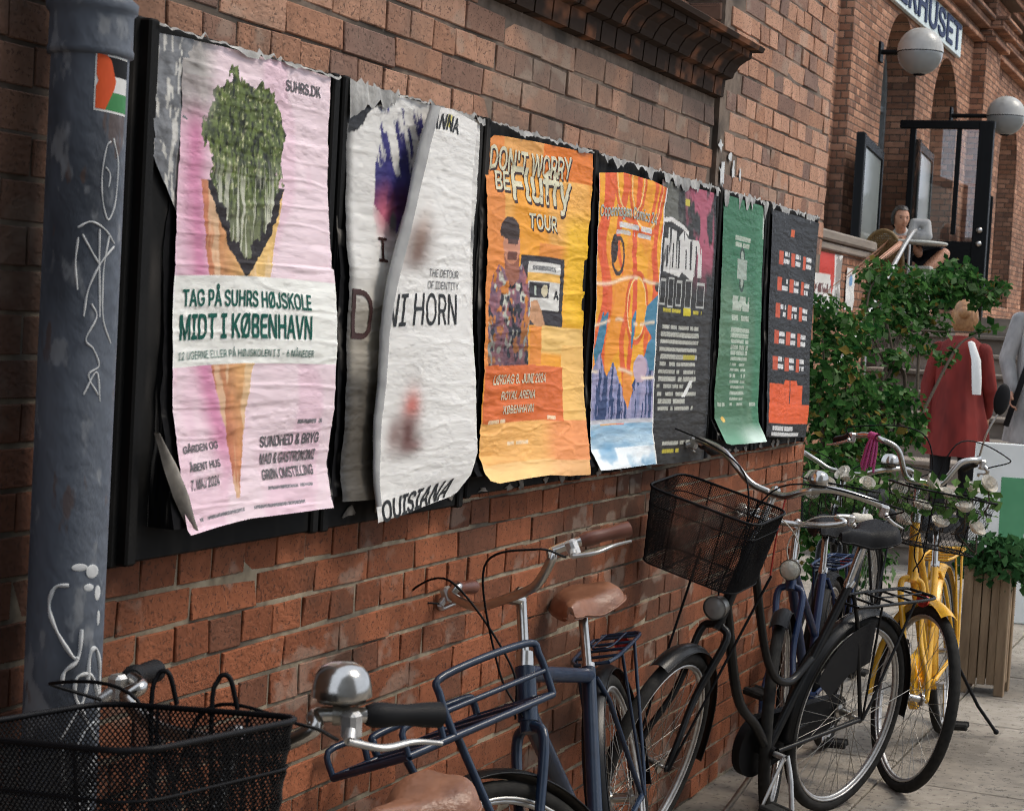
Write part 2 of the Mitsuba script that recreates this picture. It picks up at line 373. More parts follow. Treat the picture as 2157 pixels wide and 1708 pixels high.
# ------------------------------------------------------------------ ground
thing('ground', kind='structure')
put(M().box((60, 0, -0.06), (200, 200, 0.1)), 'm_joint', key='ground')
thing('pavement', kind='structure')
rest, npv = M(), 0
slabs = []
for i in range(-4, 40):
    for j in range(-14, 6):
        x0, y0 = i * 0.62 + (0.31 if j % 2 else 0), j * 0.80 + 0.28
        if y0 + 0.8 > 0.36 and x0 < 7.45: continue
        slabs.append((x0, y0))
near = sorted(slabs, key=lambda s: math.hypot(s[0] + 0.3 - 7.5, s[1] + 0.4 + 1.2) if s[0] > 4.5 and s[1] > -3.2 else 99)[:90]
keep = set(near)
for x0, y0 in slabs:
    h = 0.004 * rng.random(); tx, ty = (rng.random(2) - 0.5) * 0.006
    b = M().cbox((0, 0, -0.02), (0.612, 0.792, 0.05), 0.004)
    v = b.v[0]; v[:, 2] += v[:, 0] * tx + v[:, 1] * ty + h - 0.006
    v += [x0 + 0.31, y0 + 0.4, 0]
    if (x0, y0) in keep: put(b, 'm_pave', parent='pavement', name='slab', smooth=False)
    else: rest.add(v, b.f[0])
put(rest, 'm_pave', parent='pavement', name='paving', smooth=False, kind='stuff')

# ------------------------------------------------------------------ the near brick wall
WALL = thing('brick_wall', 'long red brick wall in the foreground carrying the row of posters', 'wall')
put(M().box((3.45, 0.151, 1.32), (5.9, 0.301, 2.64)).box((2.45, 0.151, 3.2), (2.88, .30, 1.12)).box((4.87, .27, 3.2), (2.02, .30, 1.12)).box((6.891, 0.152, 1.9), (.998, 0.30, 3.8)).box((6.64, 0.132, 2.82), (1.50, 0.30, 1.84)), 'm_mortar', parent=WALL, name='mortar', smooth=False)
NICHE_Z, STEP_X = 2.640, 5.885


def brick_mesh(x0, x1, z0, z1, y, m, r):
    """One brick face with rounded arrises: front at y, sides back into the mortar."""
    e = 0.0018; d = 0.02
    jx, jz = r.normal(0, 0.0012, 2)
    t1, t2 = r.normal(0, 0.0012, 2)
    out = np.array([[x0, z0], [x1, z0], [x1, z1], [x0, z1]]) + [jx, jz] + r.normal(0, 0.0009, (4, 2))
    c = out.mean(0); inn = c + (out - c) * (1 - e * 2 / (out.max(0) - out.min(0)))
    def P(q, yy): return np.array([[a, yy + t1 * np.sign(a - c[0]) + t2 * np.sign(b - c[1]), b] for a, b in q])
    f, mid, back = P(inn, y - 0.0), P(out, y + e), P(out, y + d)
    v = np.vstack([f, mid, mid, back])
    q = [[0, 1, 2, 3]]
    for k in range(4):
        l = (k + 1) % 4
        q.append([4 + k, 4 + l, l, k]); q.append([12 + k, 12 + l, 8 + l, 8 + k])
    m.add(v, q)


br = np.random.default_rng(11)
cells = []
for row in range(-15, 38):
    z0 = COL0 + row * 0.07
    if z0 > 3.6 or z0 < -0.06: continue
    if row % 2 == 0:
        w, ph = HEAD, 2.812
    else:
        w, ph = STRE, 2.861 - (0.1165 if ((row - 1) // 2) % 2 else 0.0)
    for k in range(-18, 60):
        x0 = ph + k * w
        if x0 < 1.05 or x0 > 7.39: continue
        cells.append((x0, min(x0 + w, 7.395), z0, z0 + 0.07))
shown = []
for c in cells:
    x0, x1, z0, z1 = c
    xm, zm = (x0 + x1) / 2, (z0 + z1) / 2
    vis = xm > 2.43 and z0 > 0.52 and (zm < 1.19 or (zm > 2.13 and zm < NICHE_Z and xm < 5.9)) and not (zm > 2.1 and zm > 2.12 + (xm - 2.5) * 0.32)
    if vis and x1 - x0 > 0.05: shown.append((math.hypot(xm, 1.855), c))
shown = set(c for _, c in sorted(shown)[:290])
rest = M()
for c in cells:
    x0, x1, z0, z1 = c
    niche = x0 < STEP_X and z0 > NICHE_Z - 0.035
    if niche and x0 > 3.9: y = 0.115
    else: y = -0.018 if x0 > STEP_X + 0.02 and z0 > 1.9 else 0.0
    if z0 + 0.035 > 2.41 and z0 < NICHE_Z - 0.03 and 3.9 < x0 < 5.86: continue
    if x0 < STEP_X < x1 - 0.02 and not niche and z0 > 1.9:
        x1 = STEP_X
    y += br.normal(0, 0.0012) - 0.0018 * (br.random() < 0.1)
    g = 0.0028
    a = (x0 + g, x1 - g, z0 + 0.0043, z1 - 0.0043)
    if x1 - x0 < 0.05: continue
    if x0 + (STRE if x1 - x0 > .13 else HEAD) > 7.33: a = (a[0], 7.395, a[2], a[3])
    m = M() if c in shown else rest
    brick_mesh(*a, y - 0.004, m, br)
    if c in shown: put(m, 'm_brick', parent=WALL, name='brick', smooth=False)
# jamb of the recess above the sill: brick ends that face along the street
for row in range(int((NICHE_Z - COL0) / 0.07), 38):
    z0 = COL0 + row * 0.07
    rest.cbox((STEP_X + 0.022, 0.049, z0 + 0.035), (0.05, 0.112, 0.059), 0.004)
put(rest, 'm_brick', parent=WALL, name='brickwork', smooth=False, kind='stuff')
put(M().box((5.925, 0.05, 3.2), (0.06, 0.11, 1.10)), 'm_mortar', parent=WALL, name='jamb_mortar', smooth=False)

# moulded brick sill: every moulded brick a piece, a dark slab on top
sill = f'{WALL}__sill'
USED.add(sill)
prof = [(0.02, 2.414), (-0.032, 2.418), (-0.036, 2.474), (-0.060, 2.480), (-0.066, 2.496), (-0.082, 2.520), (-0.104, 2.536), (-0.120, 2.544), (-0.122, 2.566), (0.02, 2.566)]
poly = sg.Polygon(prof)
for k in range(17):
    x0 = STEP_X - 0.117 * (k + 1)
    b = M().prism(poly, c=(x0 + 0.113 + 0.0, 0, 0), ux=(0, 1, 0), uy=(0, 0, 1), depth=-0.107)
    put(b, 'm_soot', parent=sill, name='sill_brick', smooth=False)
slab = sg.Polygon([(0.12, 2.568), (-0.150, 2.568), (-0.156, 2.582), (-0.14, 2.592), (0.12, 2.650)])
put(M().prism(slab, c=(STEP_X + 0.03, 0, 0), ux=(0, 1, 0), uy=(0, 0, 1), depth=-2.1), 'm_soot', key=sill, smooth=False, label='dark slab on top of the moulded brick sill')

# ------------------------------------------------------------------ drain pipe at the left, with sticker and scribbles
PIPE = thing('drain_pipe', 'grey painted drain pipe covered in white scribbles at the left edge', 'drain pipe')
PC, PR = np.array([2.360, -0.097]), 0.0600
pm = M().lathe([(PR, 0.0), (PR, 0.5), (PR * 0.998, 0.9), (PR, 1.4), (PR, 2.022)], c=(*PC, 0), n=56)
pm.lathe([(PR + 0.001, 2.10), (PR + 0.001, 3.6)], c=(*PC, 0), n=56)
put(pm, 'm_pipe', key=PIPE)
put(M().lathe([(PR, 2.020), (PR + 0.006, 2.023), (PR + 0.0065, 2.032), (PR + 0.0045, 2.036), (PR + 0.004, 2.085), (PR + 0.010, 2.092), (PR + 0.011, 2.105), (PR + 0.002, 2.112)], c=(*PC, 0), n=56), 'm_pipe', parent=PIPE, name='collar')


def on_pipe(s, z, off=0.0):
    """Point on the pipe: s in -1..1 across its visible width as seen from the street side, z height."""
    ang = math.atan2(-0.597, -0.802) + math.asin(max(-0.985, min(0.985, s)))
    return np.array([PC[0] + (PR + off) * math.cos(ang), PC[1] + (PR + off) * math.sin(ang), z])


def scribble(pts, r=0.0016):
    c = spline(pts, 8)
    return np.array([on_pipe(s, z, 0.0004) for s, z in c]), r


strokes = [
    ([(0.60, 1.89), (0.50, 1.88), (0.42, 1.84), (0.46, 1.80), (0.62, 1.77), (0.78, 1.80), (0.80, 1.86), (0.66, 1.895)], 0.0011),
    ([(0.50, 1.85), (0.62, 1.84), (0.60, 1.82)], 0.0011),
    ([(-0.12, 1.755), (0.2, 1.765), (0.55, 1.755), (0.80, 1.735)], 0.0013), ([(-0.10, 1.74), (-0.14, 1.70), (-0.06, 1.66)], 0.0013),
    ([(0.0, 1.745), (0.30, 1.715), (0.46, 1.70)], 0.0013), ([(0.80, 1.73), (0.46, 1.70), (0.20, 1.66), (0.12, 1.62)], 0.0013), ([(0.42, 1.755), (0.45, 1.70), (0.52, 1.62)], 0.0013),
    ([(0.66, 1.745), (0.56, 1.69), (0.60, 1.62), (0.82, 1.58)], 0.0012),
    ([(0.30, 1.64), (0.44, 1.62), (0.20, 1.585), (0.40, 1.57), (0.55, 1.545), (0.30, 1.53), (0.56, 1.50)], 0.0012), ([(0.2, 1.50), (0.5, 1.535), (0.62, 1.49)], 0.0012),
    ([(0.05, 1.205), (-0.30, 1.20), (-0.42, 1.17), (-0.22, 1.135), (0.20, 1.095), (0.36, 1.09)], 0.0024), ([(0.42, 1.135), (0.36, 1.09), (0.05, 1.07), (-0.02, 1.05)], 0.0026),
    ([(0.62, 1.045), (0.66, 1.095), (0.82, 1.10), (0.92, 1.06), (0.90, 1.00)], 0.0026), ([(0.62, 1.045), (0.52, 1.02), (0.36, 1.00), (0.0, 0.965)], 0.0024),
    ([(0.92, 1.02), (0.72, 1.06), (0.36, 1.06), (0.34, 1.03), (0.62, 0.995), (0.92, 0.955)], 0.0026), ([(0.9, 0.985), (0.60, 0.975), (0.46, 0.945), (0.60, 0.91), (0.90, 0.93)], 0.0026),
    ([(0.02, 0.955), (0.12, 0.92), (0.16, 0.87), (0.2, 0.82)], 0.0030), ([(0.40, 0.915), (0.48, 0.88), (0.56, 0.83)], 0.0030), ([(0.92, 0.925), (0.78, 0.90), (0.76, 0.83)], 0.0030),
]
for pts, r in strokes:
    p, rr = scribble(pts, r)
    put(M().tube(p, rr * (1.25 + .3 * np.sin(np.arange(len(p)) * .7)), n=5), 'm_chalk', parent=PIPE, name='scribble')
for (s, z, a, b) in [(0.30, 1.232, 0.013, 0.006), (0.62, 1.225, 0.012, 0.011), (0.55, 1.200, 0.009, 0.006), (0.78, 1.19, 0.007, 0.012), (0.83, 1.15, 0.004, 0.012)]:
    q = on_pipe(s, z); nn = unit([q[0] - PC[0], q[1] - PC[1], 0])
    R = np.stack([np.cross([0, 0, 1], nn), [0, 0, 1], nn], 1)
    put(M().ball(q, 1, 2, (a, b, 0.0014), R), 'm_chalk', parent=PIPE, name='paint_splash')



def decal(poly, mp, maxe=0.01):
    """Flat shapely polygon, triangulated, its points moved to 3D by mp(x, y)."""
    vs, fs, n = [], [], 0
    for g in getattr(poly, 'geoms', [poly]):
        v, f = trimesh.creation.triangulate_polygon(g, engine='earcut')
        v = np.column_stack([v, np.zeros(len(v))])
        v, f = trimesh.remesh.subdivide_to_size(v, f, maxe)
        vs.append(v); fs.append(f + n); n += len(v)
    v, f = np.vstack(vs), np.vstack(fs)
    return np.array([mp(a, b) for a, b, _ in v]), f


STK = thing('flag_sticker', 'small heart-shaped red, black, white and green flag sticker on the grey pipe', 'sticker')
heart = sg.Polygon([(0.05, 0.98), (0.35, 0.98), (0.50, 0.90), (0.66, 0.55), (0.62, 0.42), (0.36, 0.04), (0.05, 0.04), (0.05, 0.42), (0.12, 0.52), (0.05, 0.62)])
stk = lambda off: (lambda a, b: on_pipe(0.13 + 0.79 * a, 1.935 + 0.088 * b - 0.004 * a, off))
full = sg.box(0, 0, 1, 1)
for nm, pol, bs, off in [('paper', full, 'm_ink_white', 0.0008), ('black_field', sg.box(0.40, 0.64, 1, 0.96).difference(heart), 'm_blackmatt', 0.0012), ('green_field', sg.box(0.30, 0.04, 1, 0.36).difference(heart), 'm_sticker_green', 0.0012),
                         ('heart', heart, 'm_ink_orange', 0.0016)]:
    if bs == 'm_sticker_green': mat(bs, (0.03, 0.20, 0.05), 0.5)
    put(decal(pol, stk(off), 0.12), bs, parent=STK, name=nm)

# scraps of white paper still stuck to the bricks above the boards
rs = np.random.default_rng(5)
for x, z, w, h in ((5.905, 2.262, .030, .028), (5.94, 2.175, .045, .055), (6.03, 2.235, .030, .020), (6.07, 2.19, .025, .045), (6.15, 2.185, .02, .03), (5.885, 2.22, .02, .03)):
    a = np.sort(rs.random(14)) * 2 * np.pi
    q = sg.Polygon([(x + w * math.cos(t) * k, z + h * math.sin(t) * k) for t, k in zip(a, rs.uniform(.35, 1, 14))]).buffer(0)
    if x < 5.888: continue
    put(M().prism(q, c=(0, -.0240, 0), depth=.0016), 'm_chalk', parent=WALL, name='paper_scrap', smooth=False)
# ------------------------------------------------------------------ poster boards and posters
def seg(xs):
    a = np.array(sorted(xs)); return a[:, 0], a[:, 1]


class Sheet:
    """A pasted paper sheet on the wall: its left and right edge as (z, distance from the wall), top and bottom as (a, z)."""

    def __init__(self, x, L, R, T_, B, seed, bump=0.006, dmin=0.047, xl=None, xr=None, wr=1.0):
        self.x = x; self.L, self.R = seg(L), seg(R); self.T, self.B = seg(T_), seg(B)
        self.seed, self.bump, self.dmin, self.wr = seed, bump, dmin, wr
        self.xl = seg(xl) if xl else None; self.xr = seg(xr) if xr else None

    def at(self, a, b, off=0.0):
        a, b = np.asarray(a, float), np.asarray(b, float)
        z = np.interp(a, *self.B) * (1 - b) + np.interp(a, *self.T) * b
        xl = np.interp(z, *self.xl) if self.xl else self.x[0]
        xr = np.interp(z, *self.xr) if self.xr else self.x[1]
        x = xl * (1 - a) + xr * a
        dl = np.maximum(np.interp(z, *self.L), self.dmin); dr_ = np.maximum(np.interp(z, *self.R), self.dmin)
        s = a * a * (3 - 2 * a)
        d = dl * (1 - s) + dr_ * s + self.bump * np.sin(np.pi * np.clip(a, 0, 1)) * np.sin(np.pi * np.clip(b, 0, 1))
        q = np.stack([x, x * 0, z], -1)
        n1 = meshkit.fbm(q * [5, 1, 40] + self.seed, 3, seed=self.seed) - 0.5
        rd = 1 - np.abs(2 * meshkit.fbm(q * [2.5 + .4 * self.seed, 1, 24 - self.seed] + self.seed * 7, 2, seed=self.seed + 4) - 1)
        n2 = meshkit.fbm(q * [5, 1, 7] + self.seed * 3, 3, seed=self.seed + 9) - 0.5
        edge = np.minimum(1, np.minimum(a, 1 - a) * 12 + 0.35)
        mk = 0.25 + 1.6 * np.clip(meshkit.fbm(q * [4, 1, 3.5] + self.seed * 11, 2, seed=self.seed + 20) - .3, 0, 1) / .4
        d = d + self.wr * (0.0034 * n1 * edge * mk + 0.007 * n2 + 0.0016 * np.clip(rd - .86, 0, 1) / .14)
        return np.stack([x, -(d + off), z], -1)

    def mesh(self, art, na, nb, torn=0.0):
        a, b = np.meshgrid(np.linspace(0, 1, na), np.linspace(0, 1, nb), indexing='ij')
        aa = a
        if torn:   # ragged edges
            e = meshkit.fbm(np.stack([b * 13, b * 0 + self.seed, a * 0], -1), 4, seed=5) - 0.5
            aa = a + .7 * torn * e * (1 - np.minimum(1, np.minimum(a, 1 - a) * 8))
        p = self.at(aa, b)
        c = np.clip(art(a, b), 0, 1)
        i = np.arange(na * nb).reshape(na, nb)
        f = np.stack([i[:-1, :-1], i[1:, :-1], i[1:, 1:], i[:-1, 1:]], -1).reshape(-1, 4)
        tri = np.vstack([f[:, [0, 1, 2]], f[:, [0, 2, 3]]])
        return trimesh.Trimesh(p.reshape(-1, 3), tri, process=False), c.reshape(-1, 3)

    def text(self, s, a0, a1, b0, b1, bold=False, slope=0.0, arc=0.0, off=0.0016):
        """Lettering fitted into the box a0..a1, b0..b1 of the sheet, bent over its surface."""
        t = meshkit.text_mesh(s, 0.1, 0.002, bold)
        t = t.submesh([t.face_normals[:, 2] > 0.5], append=True)
        lo, hi = t.bounds[0][:2], t.bounds[1][:2]
        v = t.vertices.copy(); W = abs(a1 - a0) * (self.x[1] - self.x[0])
        v[:, 0] = (v[:, 0] - lo[0]) / (hi[0] - lo[0]) * W; hh = (b1 - b0) * 0.86
        v[:, 1] = (v[:, 1] - lo[1]) / (hi[1] - lo[1]) * hh; v[:, 2] = 0
        v, f = trimesh.remesh.subdivide_to_size(v, t.faces, 0.016)
        u = v[:, 0] / W
        p = self.at(a0 + u * (a1 - a0), b0 + v[:, 1] / 0.86 + slope * u + arc * (u - 0.5) ** 2 * 4, off)
        return trimesh.Trimesh(p, f, process=False)


def inside(poly, a, b):
    shapely.prepare(poly)
    return shapely.contains_xy(poly, a, b)


def N(a, b, fa, fb, seed, o=3):
    return meshkit.fbm(np.stack([a * fa, b * fb, a * 0 + seed], -1), o, seed=seed)


def lay(c, m, col):
    m = np.asarray(m, float)[..., None]
    return c * (1 - m) + np.asarray(col) * m


def sm(a, b, x):
    t = np.clip((x - a) / (b - a), 0, 1); return t * t * (3 - 2 * t)


def C(r, g, b): return np.array(srgb(r, g, b))


def rows(c, a, b, spec, col):
    """Rows of small print too fine to read: (left, right, middle, half height, seed) each, broken into words."""
    for x0, x1, y, h, sd in spec:
        w = meshkit.noise(np.stack([a * 26, a * 0 + sd, a * 0 + y * 40], -1), sd) > .24
        l = .55 + .45 * (meshkit.noise(np.stack([a * 120, a * 0 + sd, b * 300], -1), sd + 1) > .35)
        c = lay(c, ((np.abs(b - y) < h) & (a > x0) & (a < x1) & w) * l, col)
    return c


def flat(col): return lambda a, b: np.broadcast_to(np.asarray(col, float), a.shape + (3,)).copy()


# -------- boards: black plank backing, a stack of old paper, torn paper along the top
edges = [2.585, 3.262, 3.962, 4.690, 5.872, 6.470, 7.225]
names = ['leftmost, behind the pink poster', 'behind the white exhibition poster', 'behind the orange tour poster', 'behind the two overlapping posters', 'behind the green poster', 'behind the black and red poster']
mat('m_scrap', proc(lambda p, n, uv: mix((0.05, 0.045, 0.04), (0.34, 0.31, 0.27), fbm(p.x * 40, p.z * 40, 2.0))), 0.8)
P1 = Sheet((2.686, 3.206), [(2.104, .045), (2.02, .047), (1.897, .050), (1.73, .05), (1.594, .052), (1.52, .058), (1.46, .06), (1.395, .074), (1.313, .090), (1.256, .101), (1.246, .109)],
           [(2.107, .045), (2.013, .045), (1.887, .053), (1.73, .070), (1.728, .076), (1.634, .090), (1.445, .094), (1.343, .082), (1.255, .103)],
           [(0, 2.104), (.22, 2.108), (.67, 2.112), (1, 2.109)], [(0, 1.246), (.2, 1.253), (.41, 1.258), (.75, 1.256), (1, 1.255)], 1, 0.004)
P2U = Sheet((3.285, 3.93), [(2.107, .043), (1.988, .045), (1.844, .055), (1.739, .066), (1.653, .072), (1.509, .076), (1.413, .074), (1.315, .072), (1.258, .08)],
            [(2.116, .043), (1.947, .043), (1.768, .048), (1.501, .06), (1.332, .06), (1.239, .05)], [(0, 2.110), (.49, 2.112), (1, 2.108)], [(0, 1.259), (.32, 1.250), (1, 1.246)], 2, 0.0)
P2 = Sheet((3.42, 3.88), [(2.102, .078), (1.9, .084), (1.6, .086), (1.3, .088), (1.193, .092)], [(2.115, .062), (1.944, .064), (1.767, .068), (1.503, .082), (1.337, .088), (1.28, .085), (1.232, .075)],
           [(0, 2.102), (.39, 2.110), (.69, 2.105), (1, 2.098)], [(0, 1.205), (.5, 1.218), (.95, 1.233), (1, 1.24)], 3, 0.005, 0.05, wr=.7,
           xl=[(2.10, 3.603), (2.02, 3.554), (1.892, 3.500), (1.81, 3.464), (1.707, 3.423), (1.606, 3.402), (1.507, 3.402), (1.407, 3.392), (1.307, 3.397), (1.215, 3.424)],
           xr=[(2.11, 3.880), (1.94, 3.868), (1.767, 3.868), (1.50, 3.905), (1.33, 3.925), (1.277, 3.90), (1.237, 3.84)])
P3 = Sheet((3.97, 4.674), [(2.063, .045), (2.013, .046), (1.94, .057), (1.845, .063), (1.761, .067), (1.621, .072), (1.5, .074), (1.376, .069), (1.318, .070), (1.275, .090), (1.254, .112)],
           [(2.113, .045), (2.042, .045), (1.791, .045), (1.629, .047), (1.522, .055), (1.433, .065), (1.345, .079), (1.232, .093)],
           [(0, 2.063), (.06, 2.085), (.15, 2.089), (.44, 2.097), (1, 2.107)], [(0, 1.262), (.05, 1.254), (.36, 1.254), (.56, 1.252), (.77, 1.241), (1, 1.234)], 4, 0.006, wr=1.25)
P4 = Sheet((4.705, 5.267), [(2.077, .055), (1.971, .060), (1.805, .064), (1.63, .07), (1.504, .068), (1.356, .074), (1.297, .081), (1.245, .113)],
           [(2.068, .066), (2.0, .060), (1.83, .058), (1.606, .058), (1.443, .060), (1.334, .064), (1.232, .084)],
           [(0, 2.060), (.34, 2.078), (.76, 2.076), (1, 2.065)], [(0, 1.245), (.46, 1.238), (1, 1.232)], 5, 0.004, 0.054, wr=.75)
P5 = Sheet((5.262, 5.822), [(2.083, .050), (1.91, .046), (1.73, .046), (1.608, .048), (1.442, .05), (1.233, .062)], [(2.096, .045), (1.943, .054), (1.801, .058), (1.612, .058), (1.494, .062), (1.314, .062), (1.211, .057)],
           [(0, 2.092), (.47, 2.093), (1, 2.095)], [(0, 1.226), (.5, 1.218), (1, 1.214)], 6, 0.003, wr=.45)
P6 = Sheet((5.896, 6.401), [(2.097, .050), (1.873, .058), (1.602, .064), (1.511, .061), (1.433, .061), (1.35, .065), (1.263, .115)], [(2.105, .05), (2.022, .052), (1.836, .057), (1.606, .066), (1.545, .068), (1.365, .073), (1.321, .079), (1.254, .114)],
           [(0, 2.100), (.47, 2.098), (1, 2.096)], [(0, 1.270), (.1, 1.263), (.48, 1.258), (1, 1.255)], 7, 0.003, wr=.6)
P7 = Sheet((6.492, 7.190), [(2.091, .055), (1.902, .060), (1.714, .064), (1.545, .072), (1.267, .085)], [(2.095, .056), (1.97, .050), (1.797, .050), (1.56, .052), (1.343, .062), (1.23, .056)],
           [(0, 2.093), (.49, 2.094), (1, 2.090)], [(0, 1.267), (.52, 1.247), (1, 1.235)], 8, 0.003, wr=.45)
top = [[P1], [P2U], [P3], [P4, P5], [P6], [P7]]
for i in range(6):
    x0, x1 = edges[i], edges[i + 1]
    k = thing('poster_board', f'black poster board thick with old paper, {names[i]}', 'poster board', 'black poster boards along the brick wall')
    b = M().cbox(((x0 + x1) / 2 - 0.004, -0.020, 1.658 + .010 * (i > 1)), (x1 - x0 - 0.014, 0.034, 0.922 - .020 * (i > 1)), 0.004)
    put(b, 'm_board', key=k, smooth=False)
    put(M().cbox((x0 + 0.017, -0.024, 1.658 + .010 * (i > 1)), (0.030, 0.048, 0.928 - .020 * (i > 1)), 0.004), 'm_board', parent=k, name='batten', smooth=False)
    put(M().cbox((x1 - 0.022, -0.023, 1.658 + .010 * (i > 1)), (0.028, 0.046, 0.927 - .020 * (i > 1)), 0.004), 'm_board', parent=k, name='batten', smooth=False)
    # scraps left along the bottom of the board
    for q in range(5):
        rr = np.random.default_rng(100 * i + q); xm = x0 + (x1 - x0) * (.1 + .18 * q + .1 * rr.random()); w, h = rr.uniform(.015, .05), rr.uniform(.010, .028)
        pg = sg.Polygon([(xm + w * math.cos(t) * u_, 1.226 + h * math.sin(t) * u_) for t, u_ in zip(np.sort(rr.random(12)) * 2 * np.pi, rr.uniform(.3, 1, 12))]).buffer(0)
        if i > 0: put(M().prism(pg, c=(0, -.0390, 0), depth=.0015), 'm_scrap', parent=k, name='paper_scrap', smooth=False)
    # stack of old layers under the newest sheets: a thick slab whose front follows them
    for s in top[i]:
        na, nb = 26, 60
        a, bb = np.meshgrid(np.linspace(0, 1, na), np.linspace(0, 1, nb), indexing='ij')
        wob = meshkit.fbm(np.stack([bb * 9, a * 0 + i, bb * 0], -1), 3, seed=3) - 0.5
        a2 = a + (-0.035 + 0.05 * wob) * (1 - a) ** 3 + (0.03 - 0.05 * wob) * a ** 3
        b2 = 0.012 + 0.970 * bb
        f0 = s.at(a2, b2, -0.010); bk = f0.copy(); bk[..., 1] = -0.030
        m = M()
        idx = np.arange(na * nb).reshape(na, nb)
        m.add(f0.reshape(-1, 3), np.stack([idx[:-1, :-1], idx[1:, :-1], idx[1:, 1:], idx[:-1, 1:]], -1).reshape(-1, 4))
        for e0, e1 in ((f0[0], bk[0]), (bk[-1], f0[-1]), (bk[:, 0], f0[:, 0]), (f0[:, -1], bk[:, -1])):
            n = len(e0); v = np.vstack([e0, e1]); q = np.arange(n - 1)
            m.add(v, np.stack([q, q + n, q + n + 1, q + 1], -1))
        put(m, 'm_pile', parent=k, name='paper_stack', label='stack of old torn posters')
    # ragged white paper left along the top edge
    r = np.random.default_rng(40 + i)
    n = int((x1 - x0) / 0.012)
    xs = np.linspace(x0 + 0.02, x1 - 0.02, n)
    up = 2.112 + 0.006 * r.random(n) + 0.008 * (r.random(n) < 0.12); lo = up - .004 - (.010 + .05 * (i % 3 == 1) + .02 * (i % 2)) * np.clip(meshkit.fbm(np.stack([xs * (9 + 4 * i), xs * 0, xs * 0 + 7 * i], -1), 3) - .40, 0, 1) * 3
    v = np.vstack([np.column_stack([xs, -0.048 - 0.006 * r.random(n), up]), np.column_stack([xs, -0.052 - 0.005 * r.random(n), lo])])
    q = np.arange(n - 1)
    col = np.repeat((0.14 + 0.45 * meshkit.fbm(np.stack([np.tile(xs, 2) * 25, v[:, 2] * 40, v[:, 2] * 0], -1), 3, seed=i) ** 1.4)[:, None], 3, 1) * [1, .98, .93]
    scene[f'{k}__torn_paper'] = mikit.ply(trimesh.Trimesh(v, np.vstack([np.stack([q, q + n, q + n + 1], -1), np.stack([q, q + n + 1, q + 1], -1)]), process=False), 'm_paper', smooth=True, color=col)
put(M().cbox((2.594, -0.014, 1.658), (0.05, 0.026, 0.935), 0.004), 'm_board', parent='poster_board', name='edge_batten', smooth=False)


def poster(key, label, sh, art, na, nb, lines=(), torn=0.0, group=None):
    k = thing(key, label, 'poster', group)
    m, c = sh.mesh(art, na, nb, torn)
    scene[k] = mikit.ply(m, 'm_paper', smooth=True, color=c)
    for ln in lines:
        s, a0, a1, b0, b1, ink = ln[:6]
        kw = ln[6] if len(ln) > 6 else {}
        put(sh.text(s, a0, a1, b0, b1, **kw), 'm_ink_' + ink, parent=k, name='lettering')
    return k


# grey old sheet still showing at the upper left of the first board
OLD = Sheet((2.606, 2.715), [(2.10, .046), (1.75, .050)], [(2.10, .046), (1.75, .045)], [(0, 2.100), (1, 2.106)], [(0, 1.90), (.5, 1.84), (1, 1.78)], 12, .002, .046)
m, c = OLD.mesh(lambda a, b: lay(flat(C(120, 122, 126))(a, b) * (.35 + 1.1 * N(a, b, 6, 14, 3)[..., None]), (N(a, b, 9, 5, 4) > .62), C(196, 194, 188)), 24, 60, .35)
scene['poster_board__old_sheet'] = mikit.ply(m, 'm_paper', smooth=True, color=c); labels['poster_board__old_sheet'] = {'label': 'torn grey old sheet at the upper left corner'}


# -------- pink school poster
herb = sg.Polygon([(.185, .885), (.21, .915), (.29, .93), (.34, .962), (.38, .935), (.46, .94), (.50, .958), (.54, .93), (.59, .925), (.65, .87), (.656, .824), (.64, .76), (.625, .717), (.557, .641), (.407, .549), (.324, .603), (.226, .7), (.162, .768), (.144, .836)])
cup = sg.Polygon([(.20, .70), (.62, .71), (.60, .64), (.407, .545), (.26, .62)])
cone = sg.Polygon([(.135, .72), (.66, .72), (.56, .527), (.443, .309), (.351, .05), (.327, .05), (.285, .201), (.221, .33), (.19, .52)])
G = 'posters pasted in a row along the brick wall'


